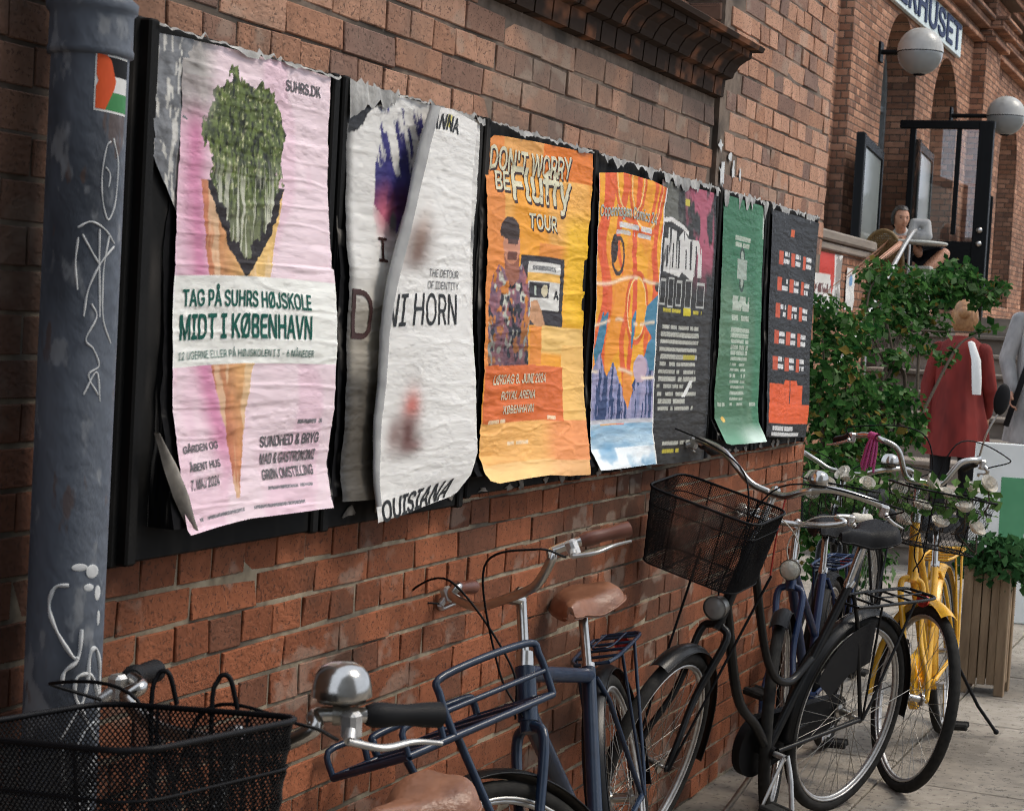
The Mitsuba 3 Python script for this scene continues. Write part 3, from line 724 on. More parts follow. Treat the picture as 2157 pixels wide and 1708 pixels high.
def art1(a, b):
    c = lay(np.ones(a.shape + (3,)), 1, C(234, 212, 219))
    c = lay(c, 0.5 * sm(.45, .6, N(a, b, 5, 4, 3)), C(226, 184, 202))
    # magenta glow at the cone's left flank
    xl = np.interp(b, [.05, .2, .33, .52, .72, .9], [.325, .285, .215, .175, .13, .12])
    g = np.exp(-((a - xl + .03) / .075) ** 2) * (b < .93) * sm(.03, .2, b)
    c = lay(c, np.clip(g * 0.75, 0, 1), C(196, 92, 146))
    t = np.clip((a - xl) / .30, 0, 1)[..., None]
    cc = C(186, 112, 84) * (1 - t) + C(228, 188, 118) * t
    cc = cc * (0.72 + 0.55 * N(a, b, 30, 42, 8)[..., None]); cc = lay(cc, sm(.5, .62, N(a, b, 26, 8, 9)) * .55, C(232, 206, 170))
    c = lay(c, inside(cone, a, b), cc)
    jit = (N(a, b, 30, 44, 5) - .5) * .09
    hb = inside(herb, a + jit, b + (N(a, b, 28, 30, 6) - .5) * .05)
    gr = np.clip(1.5 * N(a, b, 60, 80, 12, 5) - .25, 0, 1)[..., None]
    gcol = C(34, 44, 22) * (1 - gr) + C(112, 128, 62) * gr
    gcol = lay(gcol, sm(.62, .82, N(a, b, 90, 120, 13, 4)) * .8, C(206, 204, 160))
    gcol = lay(gcol, sm(.54, .70, N(a, b, 70, 60, 14, 4)) * .9, C(18, 22, 14))
    stem = sm(.52, .62, N(a, b, 95, 9, 15)) * (1 - sm(.66, .80, b))
    low = (1 - sm(.60, .72, b))
    gcol = lay(gcol, low * .75, C(120, 124, 96)); gcol = lay(gcol, stem * .85, C(206, 206, 188)); gcol = lay(gcol, low * sm(.55, .7, N(a, b, 70, 12, 17)) * .9, C(24, 24, 26))
    c = lay(c, hb, gcol)
    rim = inside(herb.buffer(.028), a + jit * .4, b) & ~hb & (b < .72)
    c = lay(c, rim, C(34, 26, 28))
    c = lay(c, (b > .335) & (b < .523), C(236, 236, 230))
    c = rows(c, a, b, [(.55, .88, .060, .004, 3), (.08, .80, .022, .004, 4), (.74, .92, .205, .005, 5)], C(120, 116, 122))
    # grey, torn and wet upper left corner
    w = sm(.0, .16, .25 - a + .30 * (b - .86) + .1 * (N(a, b, 7, 9, 21) - .5)) * sm(.80, .90, b)
    c = lay(c, w * .9, C(170, 168, 162) * (0.4 + 0.9 * N(a, b, 12, 12, 22)[..., None]))
    return c


poster('poster', 'pink poster of a cone filled with green herbs, white band with green lettering', P1, art1, 230, 400, [
    ('SUHRS.DK', .665, .92, .938, .964, 'grey', dict(bold=True, slope=.006)),
    ('TAG PÅ SUHRS HØJSKOLE', .05, .80, .458, .506, 'green', dict(bold=True, slope=-.004)), ('MIDT I KØBENHAVN', .038, .806, .388, .444, 'green', dict(bold=True)),
    ('12 UGERNE ELLER PÅ HØJSKOLEN I 3 - 6 MÅNEDER', .03, .822, .349, .371, 'green', {}),
    ('GÅRDEN OG', .03, .235, .160, .180, 'grey', dict(bold=True)), ('ÅBENT HUS', .05, .235, .122, .143, 'grey', dict(bold=True)), ('7. MAJ 2024', .05, .225, .084, .106, 'grey', dict(bold=True)),
    ('SUNDHED & BRYG', .50, .905, .150, .175, 'grey', dict(bold=True, slope=.004)), ('MAD & GASTRONOMI', .50, .890, .112, .137, 'grey', dict(bold=True, slope=.003)), ('GRØN OMSTILLING', .51, .885, .078, .102, 'grey', dict(bold=True, slope=.003)),
    ], torn=.012, group=G)


# -------- the older torn sheet and the white exhibition poster over it
def art2u(a, b):
    c = lay(np.ones(a.shape + (3,)), 1, C(214, 212, 208)); c = c * (0.85 + .3 * N(a, b, 8, 10, 31)[..., None])
    blue = inside(sg.Polygon([(.20, .96), (.56, .985), (.50, .88), (.44, .74), (.36, .66), (.20, .72)]), a, b)
    br_ = sm(.41, .47, N(a * .8 + b * .5, b - a * .9, 26, 5, 32, 4) + .35 * (1 - sm(.70, .86, b)) - .06)
    bl = C(52, 50, 110) * (0.6 + .8 * N(a, b, 20, 20, 33)[..., None])
    c = lay(c, blue * br_, bl)
    c = lay(c, blue * sm(.70, .74, b + .04 * N(a, b, 20, 9, 30)) * (1 - sm(.765, .83, b + .05 * N(a, b, 20, 9, 29))) * .85, C(84, 44, 84))
    c = lay(c, sm(.50, .62, N(a, b, 12, 10, 34)) * np.exp(-((a - .27) / .07) ** 2 - ((b - .70) / .05) ** 2) * .8, C(206, 110, 130))
    c = lay(c, sm(.64, .68, b) * (1 - sm(.70, .74, b)) * sm(.17, .2, a) * sm(.42, .55, N(a, b, 9, 8, 35)), C(104, 104, 104))
    dk = inside(sg.Polygon([(0, .99), (.30, .985), (.13, .945), (.06, .89), (0, .88)]), a + (N(a, b, 20, 20, 36) - .5) * .05, b)
    c = lay(c, dk, C(28, 28, 32))
    low = 1 - sm(.47, .60, b + .05 * N(a, b, 9, 9, 37))
    c = lay(c, low * .92, C(150, 142, 128) * (0.45 + .75 * N(a, b, 10, 26, 38)[..., None]))
    c = lay(c, (1 - sm(.26, .36, b)) * .9, C(70, 64, 56) * (0.2 + 1.3 * N(a, b, 14, 10, 39)[..., None]))
    return lay(c, sm(.06, .0, a) * .85, C(38, 38, 38))


poster('old_poster', 'older white poster with blue brush strokes, half covered by the exhibition poster', P2U, art2u, 110, 200,
       [('I', .215, .275, .585, .645, 'brown', {}), ('D', .02, .165, .392, .512, 'brown', {})], torn=.03, group=G)


def art2(a, b):
    c = lay(np.ones(a.shape + (3,)), 1, C(226, 224, 220)); c = c * (0.95 + .1 * N(a, b, 4, 6, 41)[..., None])
    bx, by = a + (N(a, b, 5, 8, 45) - .5) * .06, b
    f = np.exp(-(((bx - .25) / .17) ** 2 + ((by - .655) / .06) ** 4)); c = lay(c, f * .95, C(104, 72, 58))
    f = np.exp(-(((bx - .26) / .10) ** 2 + ((by - .70) / .05) ** 2)); c = lay(c, f * .4, C(196, 172, 158))
    f = np.exp(-(((bx - .32) / .075) ** 2 + ((by - .265) / .04) ** 2)); c = lay(c, f * .9, C(206, 104, 92))
    f = np.exp(-(((bx - .30) / .10) ** 2 + ((by - .195) / .05) ** 4)); c = lay(c, f * .95, C(92, 48, 42))
    f = np.exp(-(((bx - .185) / .075) ** 2 + ((by - .20) / .045) ** 2)); c = lay(c, f * .7, C(112, 66, 56))
    f = np.exp(-(((bx - .37) / .09) ** 2 + ((by - .165) / .02) ** 2)); c = lay(c, f * .8, C(104, 60, 54))
    f = np.exp(-(((bx - .33) / .13) ** 2 + ((by - .32) / .05) ** 2)); c = lay(c, f * .22, C(120, 110, 104))
    yl = (a > .36) & (a < .45) & (b > .955) & (b < .985); c = lay(c, yl, C(214, 204, 110))
    return c


Q = poster('poster', 'white exhibition poster, its left side peeling away, with black capitals across the middle', P2, art2, 120, 250, [
    ('ANNA', .08, .62, .945, .985, 'dark', dict(bold=True)), ('THE DETOUR', .43, .82, .578, .598, 'grey', dict(bold=False)), ('OF IDENTITY', .43, .82, .548, .568, 'grey', {}),
    ('NI HORN', .03, .79, .458, .538, 'dark', dict(bold=False)), ('OUISIANA', .05, .86, -.005, .048, 'dark', dict(bold=True, slope=.008))], torn=.02, group=G)
# rolled-back strip along its left edge
zs = np.linspace(0.04, 1.0, 50)
pt = P2.at(np.zeros(50) + 0.004, zs)
roll = M()
for k, w in ((0, 1.0),):
    rad = 0.006 + 0.006 * np.sin(zs * 2.2) + 0.003 * meshkit.noise(np.column_stack([zs * 8, zs * 0, zs * 0]))
    ring = []
    for th in np.linspace(-0.2, 4.2, 12):
        ring.append(pt + np.column_stack([-np.sin(th) * rad * 1.5, -(1 - np.cos(th)) * rad * .75 - .0008, rad * 0]))
    ring = np.array(ring); idx = np.arange(ring.shape[0] * 50).reshape(ring.shape[0], 50)
    roll.add(ring.reshape(-1, 3), np.stack([idx[:-1, :-1], idx[1:, :-1], idx[1:, 1:], idx[:-1, 1:]], -1).reshape(-1, 4))
mat('m_paperback', proc(lambda p, n, uv: mix((0.22, 0.22, 0.225), (0.46, 0.46, 0.45), fbm(p.x * 20, p.y * 20, p.z * 20, 4))), 0.7)
put(roll, 'm_paperback', parent=Q, name='peeling_edge', label='grey rolled back edge of the peeling poster')


# -------- orange comedy tour poster
def art3(a, b):
    c = lay(np.ones(a.shape + (3,)), 1, C(236, 158, 40))
    c = lay(c, sm(.42, .56, N(a, b, 3, 3, 51)) * .7, C(238, 180, 96))
    c = lay(c, (a > .50) & (b > .90), C(226, 122, 34)); c = lay(c, (a > .14) & (a < .50) & (b > .905), C(222, 160, 86))
    c = lay(c, (a > .46) & (b > .60) & (b < .70), C(226, 140, 52)); c = lay(c, sm(.66, .82, a) * sm(.42, .48, b) * (1 - sm(.74, .84, b)), C(238, 184, 36))
    c = lay(c, (a > .46) * sm(.36, .38, b) * (b < .455), C(236, 192, 112)); c = lay(c, (a > .40) * (a < .52) * (b > .335) * (b < .45), C(228, 140, 54))
    c = lay(c, (a > .74) * (b > .15) * (b < .40), C(236, 186, 104))
    c = lay(c, (a < .15) * (b > .3), C(228, 140, 64)); c = lay(c, (b < .17), C(238, 178, 100)); c = lay(c, (b < .17) * sm(.5, .7, a), C(234, 150, 90)); c = lay(c, (b < .05) * .5, C(250, 214, 150))
    # cassette
    c = lay(c, (a > .29) & (a < .745) & (b > .452) & (b < .66), C(46, 40, 44)); c = lay(c, (a > .36) & (a < .70) & (b > .50) & (b < .642), C(214, 212, 206))
    c = lay(c, (a > .36) & (a < .70) & (b > .585) & (b < .610), C(226, 176, 84)); c = lay(c, (a > .38) & (a < .58) & (b > .535) & (b < .583), C(44, 42, 46))
    c = lay(c, ((a - .535) / .035) ** 2 + ((b - .558) / .018) ** 2 < 1, C(200, 190, 160)); c = lay(c, (np.abs(a - .44) < .008) & (np.abs(b - .558) < .015), C(170, 180, 170))
    # a man in a patterned shirt holding it
    shirt = sg.Polygon([(.10, .63), (.05, .60), (.02, .50), (.03, .335), (.39, .332), (.375, .42), (.40, .50), (.37, .585), (.30, .632), (.20, .60)])
    v = N(a, b, 34, 34, 55, 2)[..., None]; w = N(a, b, 26, 30, 56, 2)[..., None]
    sc = C(70, 68, 96) * (1 - v) + C(180, 110, 110) * v
    sc = lay(sc, sm(.58, .66, w[..., 0]), C(190, 190, 176)); sc = lay(sc, sm(.58, .66, N(a, b, 30, 30, 57)), C(36, 34, 44)); sc = lay(sc, sm(.62, .68, N(a, b, 28, 34, 58)), C(196, 120, 44)); sc = lay(sc, (1 - sm(.40, .5, b)) * .5, C(26, 26, 34))
    c = lay(c, inside(shirt, a, b), sc)
    neck = inside(sg.Polygon([(.14, .66), (.27, .66), (.28, .59), (.21, .565), (.15, .60)]), a, b); c = lay(c, neck, C(150, 92, 70))
    c = lay(c, ((a - .205) / .075) ** 2 + ((b - .69) / .058) ** 2 < 1, C(206, 142, 112)); c = lay(c, (((a - .19) / .085) ** 2 + ((b - .725) / .045) ** 2 < 1) & (b > .695 - .2 * (a - .2)), C(58, 40, 34))
    c = lay(c, (np.abs(b - .697) < .006) & (np.abs(a - .215) < .045), C(80, 50, 42)); c = lay(c, (np.abs(b - .655) < .012) & (np.abs(a - .21) < .04), C(110, 66, 54))
    hand = inside(sg.Polygon([(.40, .525), (.46, .53), (.52, .49), (.55, .455), (.50, .448), (.45, .452), (.39, .47)]), a, b); c = lay(c, hand, C(208, 156, 116) * (0.7 + .5 * N(a, b, 40, 20, 59)[..., None]))
    c = lay(c, (a > .01) & (a < .755) & (b > .165) & (b < .338 - .01 * a), C(216, 108, 50))
    c = rows(c, a, b, [(.40, .66, .625, .006, 2)], C(110, 110, 110)); c = rows(c, a, b, [(.05, .21, .172, .004, 3), (.60, .68, .176, .004, 4), (.24, .42, .104, .005, 5)], C(240, 214, 176))
    wr = N(a, b, 5, 7, 60, 3)[..., None]
    return c * (0.86 + .26 * wr)


poster('poster', 'orange tour poster of a man in a patterned shirt holding a cassette', P3, art3, 200, 280, [
    ("DON'T WORRY", .045, .775, .888, .958, 'brown', dict(bold=True, arc=.012, off=.0012)), ("DON'T WORRY", .035, .765, .895, .965, 'cream', dict(bold=True, arc=.012, off=.0019)),
    ('BE', .085, .205, .838, .893, 'brown', dict(bold=True, off=.0012)), ('BE', .075, .195, .845, .900, 'cream', dict(bold=True, off=.0019)),
    ('Fluffy', .225, .785, .783, .915, 'brown', dict(bold=True, off=.0012)), ('Fluffy', .215, .775, .792, .922, 'cream', dict(bold=True, off=.0019)),
    ('TOUR', .365, .645, .733, .780, 'brown', dict(bold=True, off=.0012)), ('TOUR', .355, .635, .740, .787, 'cream', dict(bold=True, off=.0019)),
    ('A', .635, .69, .535, .562, 'dark', dict(bold=True)),
    ('LØRDAG 8. JUNI 2024', .075, .57, .280, .310, 'cream', dict(bold=True)), ('ROYAL ARENA', .155, .475, .234, .260, 'cream', dict(bold=True)), ('KØBENHAVN', .175, .46, .192, .218, 'cream', dict(bold=True)),], torn=.02, group=G)


# -------- orange and blue city festival poster
def art4(a, b):
    n = N(a, b, 5, 6, 61)
    c = lay(np.ones(a.shape + (3,)), 1, C(236, 164, 32)); c = lay(c, sm(.5, .6, n), C(234, 148, 40))
    st = sm(.56, .60, N(a + .05 * np.sin(b * 18), b, 9, 2.2, 62, 2)); c = lay(c, st, C(222, 96, 40))
    for x0, w in ((.10, .05), (.56, .05), (.90, .04)): c = lay(c, (np.abs(a - x0 - .02 * np.sin(b * 14)) < w * (.4 + .6 * N(a, b, 2, 7, 63))) & (b > .3), C(220, 88, 42))
    for (x0, y0, r) in ((.45, .99, .18), (.70, .98, .22), (.62, .55, .15)):
        d = np.hypot((a - x0) * .66, (b - y0)); c = lay(c, np.abs(d - r * .8) < .010, C(214, 92, 36)); c = lay(c, np.abs(d - r * .7) < .004, C(240, 200, 130))
    for pl in ([(.98, .60), (.80, .55), (.78, .51), (.96, .455), (.99, .50)], [(.10, .50), (.16, .52), (.12, .42), (.08, .38)], [(.02, .40), (.10, .52), (.06, .34)], [(.55, .50), (.60, .53), (.57, .42)], [(.85, .42), (.98, .46), (.98, .34), (.80, .36)]):
        c = lay(c, inside(sg.Polygon(pl).buffer(.012), a, b), C(64, 122, 150))
    eye = ((a - .24) / .05) ** 2 + ((b - .745) / .05) ** 2 < 1; c = lay(c, eye, C(46, 34, 30)); c = lay(c, np.abs(np.hypot((a - .30) * .7, (b - .72)) - .06) < .008, C(64, 44, 34))
    c = lay(c, ((a - .97) / .05) ** 2 + ((b - .64) / .018) ** 2 < 1, C(52, 44, 40))
    sky_ = np.interp(a, [0, .1, .2, .3, .4, .5, .6, .7, .8, .9, 1], [.33, .40, .31, .36, .30, .24, .28, .33, .38, .35, .33]) + .03 * (N(a, b * 0, 30, 1, 64) - .5)
    city = (b < sky_) & (b > .15); v = N(a, b, 22, 14, 65, 2)[..., None]
    c = lay(c, city, C(78, 100, 146) * (1 - v) + C(178, 168, 196) * v); c = lay(c, city & (N(a, b, 34, 10, 66, 2) > .60), C(44, 62, 104)); c = lay(c, ((a - .74) / .12) ** 2 + ((b - .34) / .05) ** 2 < 1, C(188, 164, 180))
    c = lay(c, inside(sg.Polygon([(.45, .33), (.58, .33), (.62, .26), (.55, .20), (.46, .25)]), a, b), C(226, 140, 54))
    wat = b < .155 - .01 * np.sin(a * 5); wv = N(a, b, 4, 40, 67)[..., None]
    c = lay(c, wat, C(96, 150, 186) * (1 - wv) + C(196, 216, 226) * wv); c = lay(c, np.abs(b - .158) < .008, C(190, 190, 196)); c = lay(c, (b < .07) * sm(.4, .6, N(a, b, 5, 14, 68)), C(226, 232, 234))
    # white creases where the wet sheet has folded
    for y0, am, q in ((.645, .03, 0.0), (.325, -.03, 1.0), (.50, .01, 2.0)):
        cr = np.exp(-((b - y0 - am * (a - .5) + .008 * np.sin(a * 9 + q)) / .006) ** 2); c = lay(c, np.clip(cr, 0, 1) * .8 * sm(.35, .5, N(a, b, 6, 6, 69 + int(q))), C(246, 226, 196))
    c = rows(c, a, b, [(.30, .86, .826, .009, 3), (.26, .85, .800, .007, 4)], C(206, 208, 206))
    return lay(c, (a > .985) | (a < .006), C(222, 220, 214))


poster('poster', 'orange and blue illustrated city poster with white creases', P4, art4, 150, 270,
       [('Copenhagen Comics 24', .02, .87, .842, .895, 'pale', dict(bold=True))], torn=.02, group=G)


# -------- black concert poster
def art5(a, b):
    c = lay(np.ones(a.shape + (3,)), 1, C(44, 42, 40)); c = c * (0.5 + 1.0 * N(a, b, 16, 18, 71)[..., None])
    pk = sm(.46, .58, N(a, b, 9, 8, 72, 4)) * sm(.40, .62, a + .5 * (b - .8)) * sm(.60, .78, b); c = lay(c, pk * .85, C(176, 86, 108)); c = lay(c, (a < .05) * sm(.45, .6, N(a, b, 4, 20, 73)), C(150, 90, 100))
    c = lay(c, sm(.5, .6, N(a, b, 6, 6, 74)) * (b > .86) * (a < .5) * .6, C(120, 120, 110))
    bl = inside(sg.Polygon([(.10, .685), (.09, .80), (.16, .80), (.16, .84), (.30, .83), (.30, .80), (.42, .84), (.50, .81), (.74, .81), (.74, .675), (.60, .68), (.58, .66), (.40, .69), (.36, .67)]), a, b)
    c = lay(c, bl * sm(.36, .42, N(a, b, 26, 6, 75)), C(206, 204, 200)); ln_ = np.abs(b - np.interp(a, [0, .2, .4, .5], [.858, .870, .850, .83])) < .008; c = lay(c, ln_ & (a < .5), C(214, 212, 208))
    for x0, x1 in ((.14, .17), (.24, .26), (.33, .36), (.45, .47), (.53, .56), (.63, .65)): c = lay(c, (a > x0) & (a < x1) & (b > .70) & (b < .79 + .02 * np.sin(x0 * 40)), C(52, 50, 50))
    for k, (x0, w) in enumerate(((.07, .10), (.20, .10), (.33, .09), (.46, .13), (.64, .20))):   # tall outlined shapes under the block
        d = np.maximum(np.abs(a - x0 - w / 2) - w * .28, np.abs(b - .612) - .030 - .008 * (k % 2)); c = lay(c, np.abs(d - .012) < .0042, C(176, 176, 172))
    c = rows(c, a, b, [(.14, .42, .548, .008, 3), (.62, .78, .548, .008, 5)], C(190, 176, 50)); c = lay(c, (a > .46) & (a < .58) & (b > .534) & (b < .562), C(206, 190, 40)); c = lay(c, (a > .42) & (a < .50) & (b > .93) & (b < .955), C(190, 176, 60))
    r5 = random.Random(5)
    c = rows(c, a, b, [(.10 + .03 * r5.random(), .70 + .06 * r5.random(), .490 - .0265 * i, .0075, 20 + i) for i in range(12)] + [(.16, .70, .074, .008, 40)], C(176, 176, 166)); c = rows(c, a, b, [(.5, .7, .384, .008, 50), (.2, .5, .046, .006, 51)], C(190, 176, 60))
    c = lay(c, np.abs((a - .60) - (b - .27) * 2.2) < .03 * ((b > .24) & (b < .30)), C(226, 226, 222))
    return lay(c, sm(.93, .98, a), C(16, 16, 16))


poster('poster', 'black concert poster with ragged white lettering and pink flecks, overlapped by the city poster', P5, art5, 150, 290, torn=.02, group=G)


# -------- green concert poster
def art6(a, b):
    c = lay(np.ones(a.shape + (3,)), 1, C(72, 112, 84)); c = lay(c, sm(.62, .8, b + .15 * a), C(46, 104, 72)); c = lay(c, sm(.5, .75, N(a, b, 3, 4, 81)) * .5, C(104, 134, 108)); c = lay(c, sm(.75, .9, a), C(58, 116, 84))
    for (x0, y0) in ((.47, .770), (.47, .660)):
        d = np.hypot((a - x0) * .6, b - y0); c = lay(c, np.abs(d - .030) < .008, C(40, 60, 50)); c = lay(c, d < .020, C(150, 160, 148))
    c = lay(c, (np.abs(a - .47) < .12) & (b > .675) & (b < .755), C(150, 162, 150))
    c = lay(c, (a > .27) & (a < .66) & (b > .545) & (b < .605) & (N(a, b, 22, 20, 82) > .38), C(168, 178, 164))
    c = rows(c, a, b, [(.29, .66, .840, .008, 3), (.30, .64, .814, .008, 4), (.26, .67, .516, .011, 5), (.06, .22, .157, .008, 6), (.76, .92, .157, .008, 7)] + [(.46 - (.215 - .006 * i), .46 + (.215 - .006 * i), .465 - .0235 * i, .0085 if i < 6 else .0065, 30 + i) for i in range(14)], C(168, 180, 164))
    wt = sm(.05, .0, 1 - a) * (b > .86); c = lay(c, wt, C(196, 206, 196))
    fl = (1 - sm(.0, .085, b)); c = lay(c, fl * sm(.25, .75, a), C(206, 226, 214)); c = lay(c, fl * (1 - sm(.25, .75, a)) * .6, C(120, 176, 146))
    return lay(c, ((a - .17) / .04) ** 2 + ((b - .098) / .012) ** 2 < 1, C(206, 170, 80))


poster('poster', 'green concert poster with a pale emblem and a long centred list of names', P6, art6, 130, 270, torn=.012, group=G)


# -------- black poster with orange blocks
def art7(a, b):
    c = lay(np.ones(a.shape + (3,)), 1, C(24, 24, 26)); c = c * (0.6 + .8 * N(a, b, 8, 9, 91)[..., None])
    xs7 = [(.16, .25), (.42, .51), (.70, .77)]
    for i, y in enumerate((.80, .682, .565, .445, .330)):
        for x0, x1 in xs7:
            x0 -= .015 * i; x1 -= .012 * i
            c = lay(c, (a > x0) & (a < x1) & (b > y - .031) & (b < y + .031), C(190, 78, 44))
    c = lay(c, (np.abs(a - .43) < .04) & (b > .90) & (b < .935), C(206, 92, 44))
    for i, y in enumerate((.80, .682, .565, .445, .330)):
        c = rows(c, a, b, [(x0 - .013 * i, x0 - .013 * i + w, y + o_, .010, 7 * i + int(x0 * 20)) for x0, w in ((.26, .12), (.52, .12), (.78, .12)) for o_ in (.018, -.014)], C(214, 214, 212))
    c = rows(c, a, b, [(.12, .62, .041, .010, 3), (.1, .80, .013, .008, 4)], C(206, 206, 204))
    top7 = .24 + .02 * sm(.4, .6, N(a, b * 0, 9, 1, 92))
    c = lay(c, (a > .05) & (a < .82) & (b > .10) & (b < top7) & ~((np.abs(a - .51) < .012) & (b > .155)), C(214, 84, 30)); c = lay(c, (a > .04) & (a < .995) & (b > .062) & (b < .15), C(220, 88, 32))
    return c * (.9 + .2 * N(a, b, 20, 20, 93)[..., None])


poster('poster', 'black poster with rows of small orange blocks and a big orange block below', P7, art7, 150, 250, torn=.01, group=G)

# a grey old sheet curling off the lower left corner of the first board
Lc = spline([(2.610, -.074, 1.425), (2.628, -.082, 1.375), (2.657, -.087, 1.315), (2.700, -.092, 1.256)], 6); Rc = spline([(2.618, -.072, 1.425), (2.665, -.080, 1.375), (2.700, -.090, 1.313), (2.722, -.098, 1.250)], 6)
u = np.linspace(0, 1, 12)[:, None, None]
g = Lc[None] * (1 - u) + Rc[None] * u; g[..., 1] -= .010 * np.sin(np.pi * u[..., 0]) + .004 * meshkit.noise(g * [30, 1, 22])
ii = np.arange(12 * len(Lc)).reshape(12, -1)
put(M().add(g.reshape(-1, 3), np.stack([ii[:-1, :-1], ii[1:, :-1], ii[1:, 1:], ii[:-1, 1:]], -1).reshape(-1, 4)), 'm_scrap', parent='poster_board', name='curled_sheet', label='grey curled old sheet at the lower left corner')
# ------------------------------------------------------------------ bicycles
HA = math.radians(67)
SAX = np.array([-math.cos(HA), 0, math.sin(HA)])


def circle(c, r, n, ax=1, a0=0, a1=2 * np.pi, closed=True):
    a = np.linspace(a0, a1, n, endpoint=not closed)
    return np.asarray(c) + np.column_stack([r * np.cos(a), a * 0, r * np.sin(a)])


def wheel_parts(R, seed=0, n=36):
    """tyre, rim, spokes, hub of a wheel about the y axis, centred on the origin."""
    ty = M().tube(circle((0, 0, 0), R - 0.020, 64), 0.020, 10, closed=True)
    rm = M()
    for dy in (-0.0095, 0.0095):
        rm.tube(circle((0, dy, 0), R - 0.041, 64), 0.0045, 6, closed=True)
    rm.tube(circle((0, 0, 0), R - 0.046, 64), 0.0075, 6, closed=True)
    sp = M(); r = np.random.default_rng(seed)
    for k in range(n):
        a = 2 * np.pi * k / n; s = 1 if k % 2 else -1; tw = (0.55 if (k // 2) % 2 else -0.55)
        p0 = np.array([0.022 * math.cos(a + tw * 2.2), s * 0.028, 0.022 * math.sin(a + tw * 2.2)]); p1 = np.array([(R - 0.048) * math.cos(a), 0, (R - 0.048) * math.sin(a)])
        sp.tube([p0, p1], 0.0011, 4, cap=False)
    hb = M().lathe([(0, -.05), (.006, -.05), (.006, -.034), (.024, -.033), (.024, -.026), (.013, -.022), (.013, .022), (.024, .026), (.024, .033), (.006, .034), (.006, .05), (0, .05)], axis=(0, 1, 0), n=16, sharp=True)
    return dict(tyre=ty, rim=rm, spokes=sp, hub=hb)


def guard(c, rad, a0, a1, w=0.030, n=28):
    """A mudguard: curved strip along an arc in the xz plane."""
    m = M(); a = np.linspace(a0, a1, n); ph = np.linspace(-1, 1, 7)
    ring = []
    for t in a:
        e = np.array([math.cos(t), 0, math.sin(t)])
        ring.append([np.asarray(c) + e * (rad + 0.016 * (1 - p * p)) + np.array([0, w * p, 0]) for p in ph])
    ring = np.array(ring)
    for off in (0, -0.002):
        v = (ring + 0).reshape(-1, 3).copy()
        if off:
            d = v - np.asarray(c); d[:, 1] = 0; v = v + d / np.linalg.norm(d, axis=1, keepdims=True) * off
        i = np.arange(n * 7).reshape(n, 7)
        m.add(v, np.stack([i[:-1, :-1], i[1:, :-1], i[1:, 1:], i[:-1, 1:]], -1).reshape(-1, 4)[:, ::(1 if not off else -1)])
    for s in (0, 6):
        m.tube(ring[:, s], 0.0022, 5)
    return m


def saddle_mesh(length=0.27, back=0.088, nose=0.019, nostalgic=False):
    """A saddle lofted from the rear (x<0) to the nose (x>0), its top near z=0."""
    n, k = 30, 17
    t = np.linspace(0, 1, n)
    w = np.interp(t, [0, .06, .16, .32, .5, .7, .9, 1], [back * .80, back * .96, back, back * .82, back * .46, nose * 1.45, nose * 1.1, nose * .45])
    zt = np.interp(t, [0, .15, .45, .85, 1], [0.012, 0.004, -0.012, -0.004, -0.016])
    skirt = np.interp(t, [0, .2, .5, .9, 1], [0.036, 0.042, 0.048, 0.034, 0.022])
    m = M(); g = []
    for i in range(n):
        x = (t[i] - 0.42) * length
        ph = np.linspace(-1.32, 1.32, k)
        y = w[i] * np.sin(ph) / np.sin(1.32) * (1 + 0.0 * ph)
        z = zt[i] - skirt[i] * (np.abs(ph) / 1.32) ** 3.2 - 0.010 * (1 - np.cos(ph))
        dent = -0.006 * np.exp(-(ph / .35) ** 2) * (1 - t[i])
        g.append(np.column_stack([np.full(k, x), y, z + dent]))
    g = np.array(g); idx = np.arange(n * k).reshape(n, k)
    q = np.stack([idx[:-1, :-1], idx[1:, :-1], idx[1:, 1:], idx[:-1, 1:]], -1).reshape(-1, 4)
    m.add(g.reshape(-1, 3), q)
    low = g.copy(); low[..., 2] -= 0.006; low[..., 1] *= 0.94
    m.add(low.reshape(-1, 3), q[:, ::-1])
    for e in (0, -1): m.tube(g[:, e], 0.0032, 5)
    c = g[0].mean(0)
    m.add(np.vstack([g[0], c]), [[j + 1, j, k] for j in range(k - 1)]); m.add(np.vstack([g[-1], g[-1].mean(0)]), [[j, j + 1, k] for j in range(k - 1)])
    return m


def xform(pos, yaw, lean):
    A = np.eye(4); A[:3, :3] = rotm([0, 0, 1], math.radians(yaw)) @ rotm([1, 0, 0], math.radians(lean)); A[:2, 3] = pos
    return A


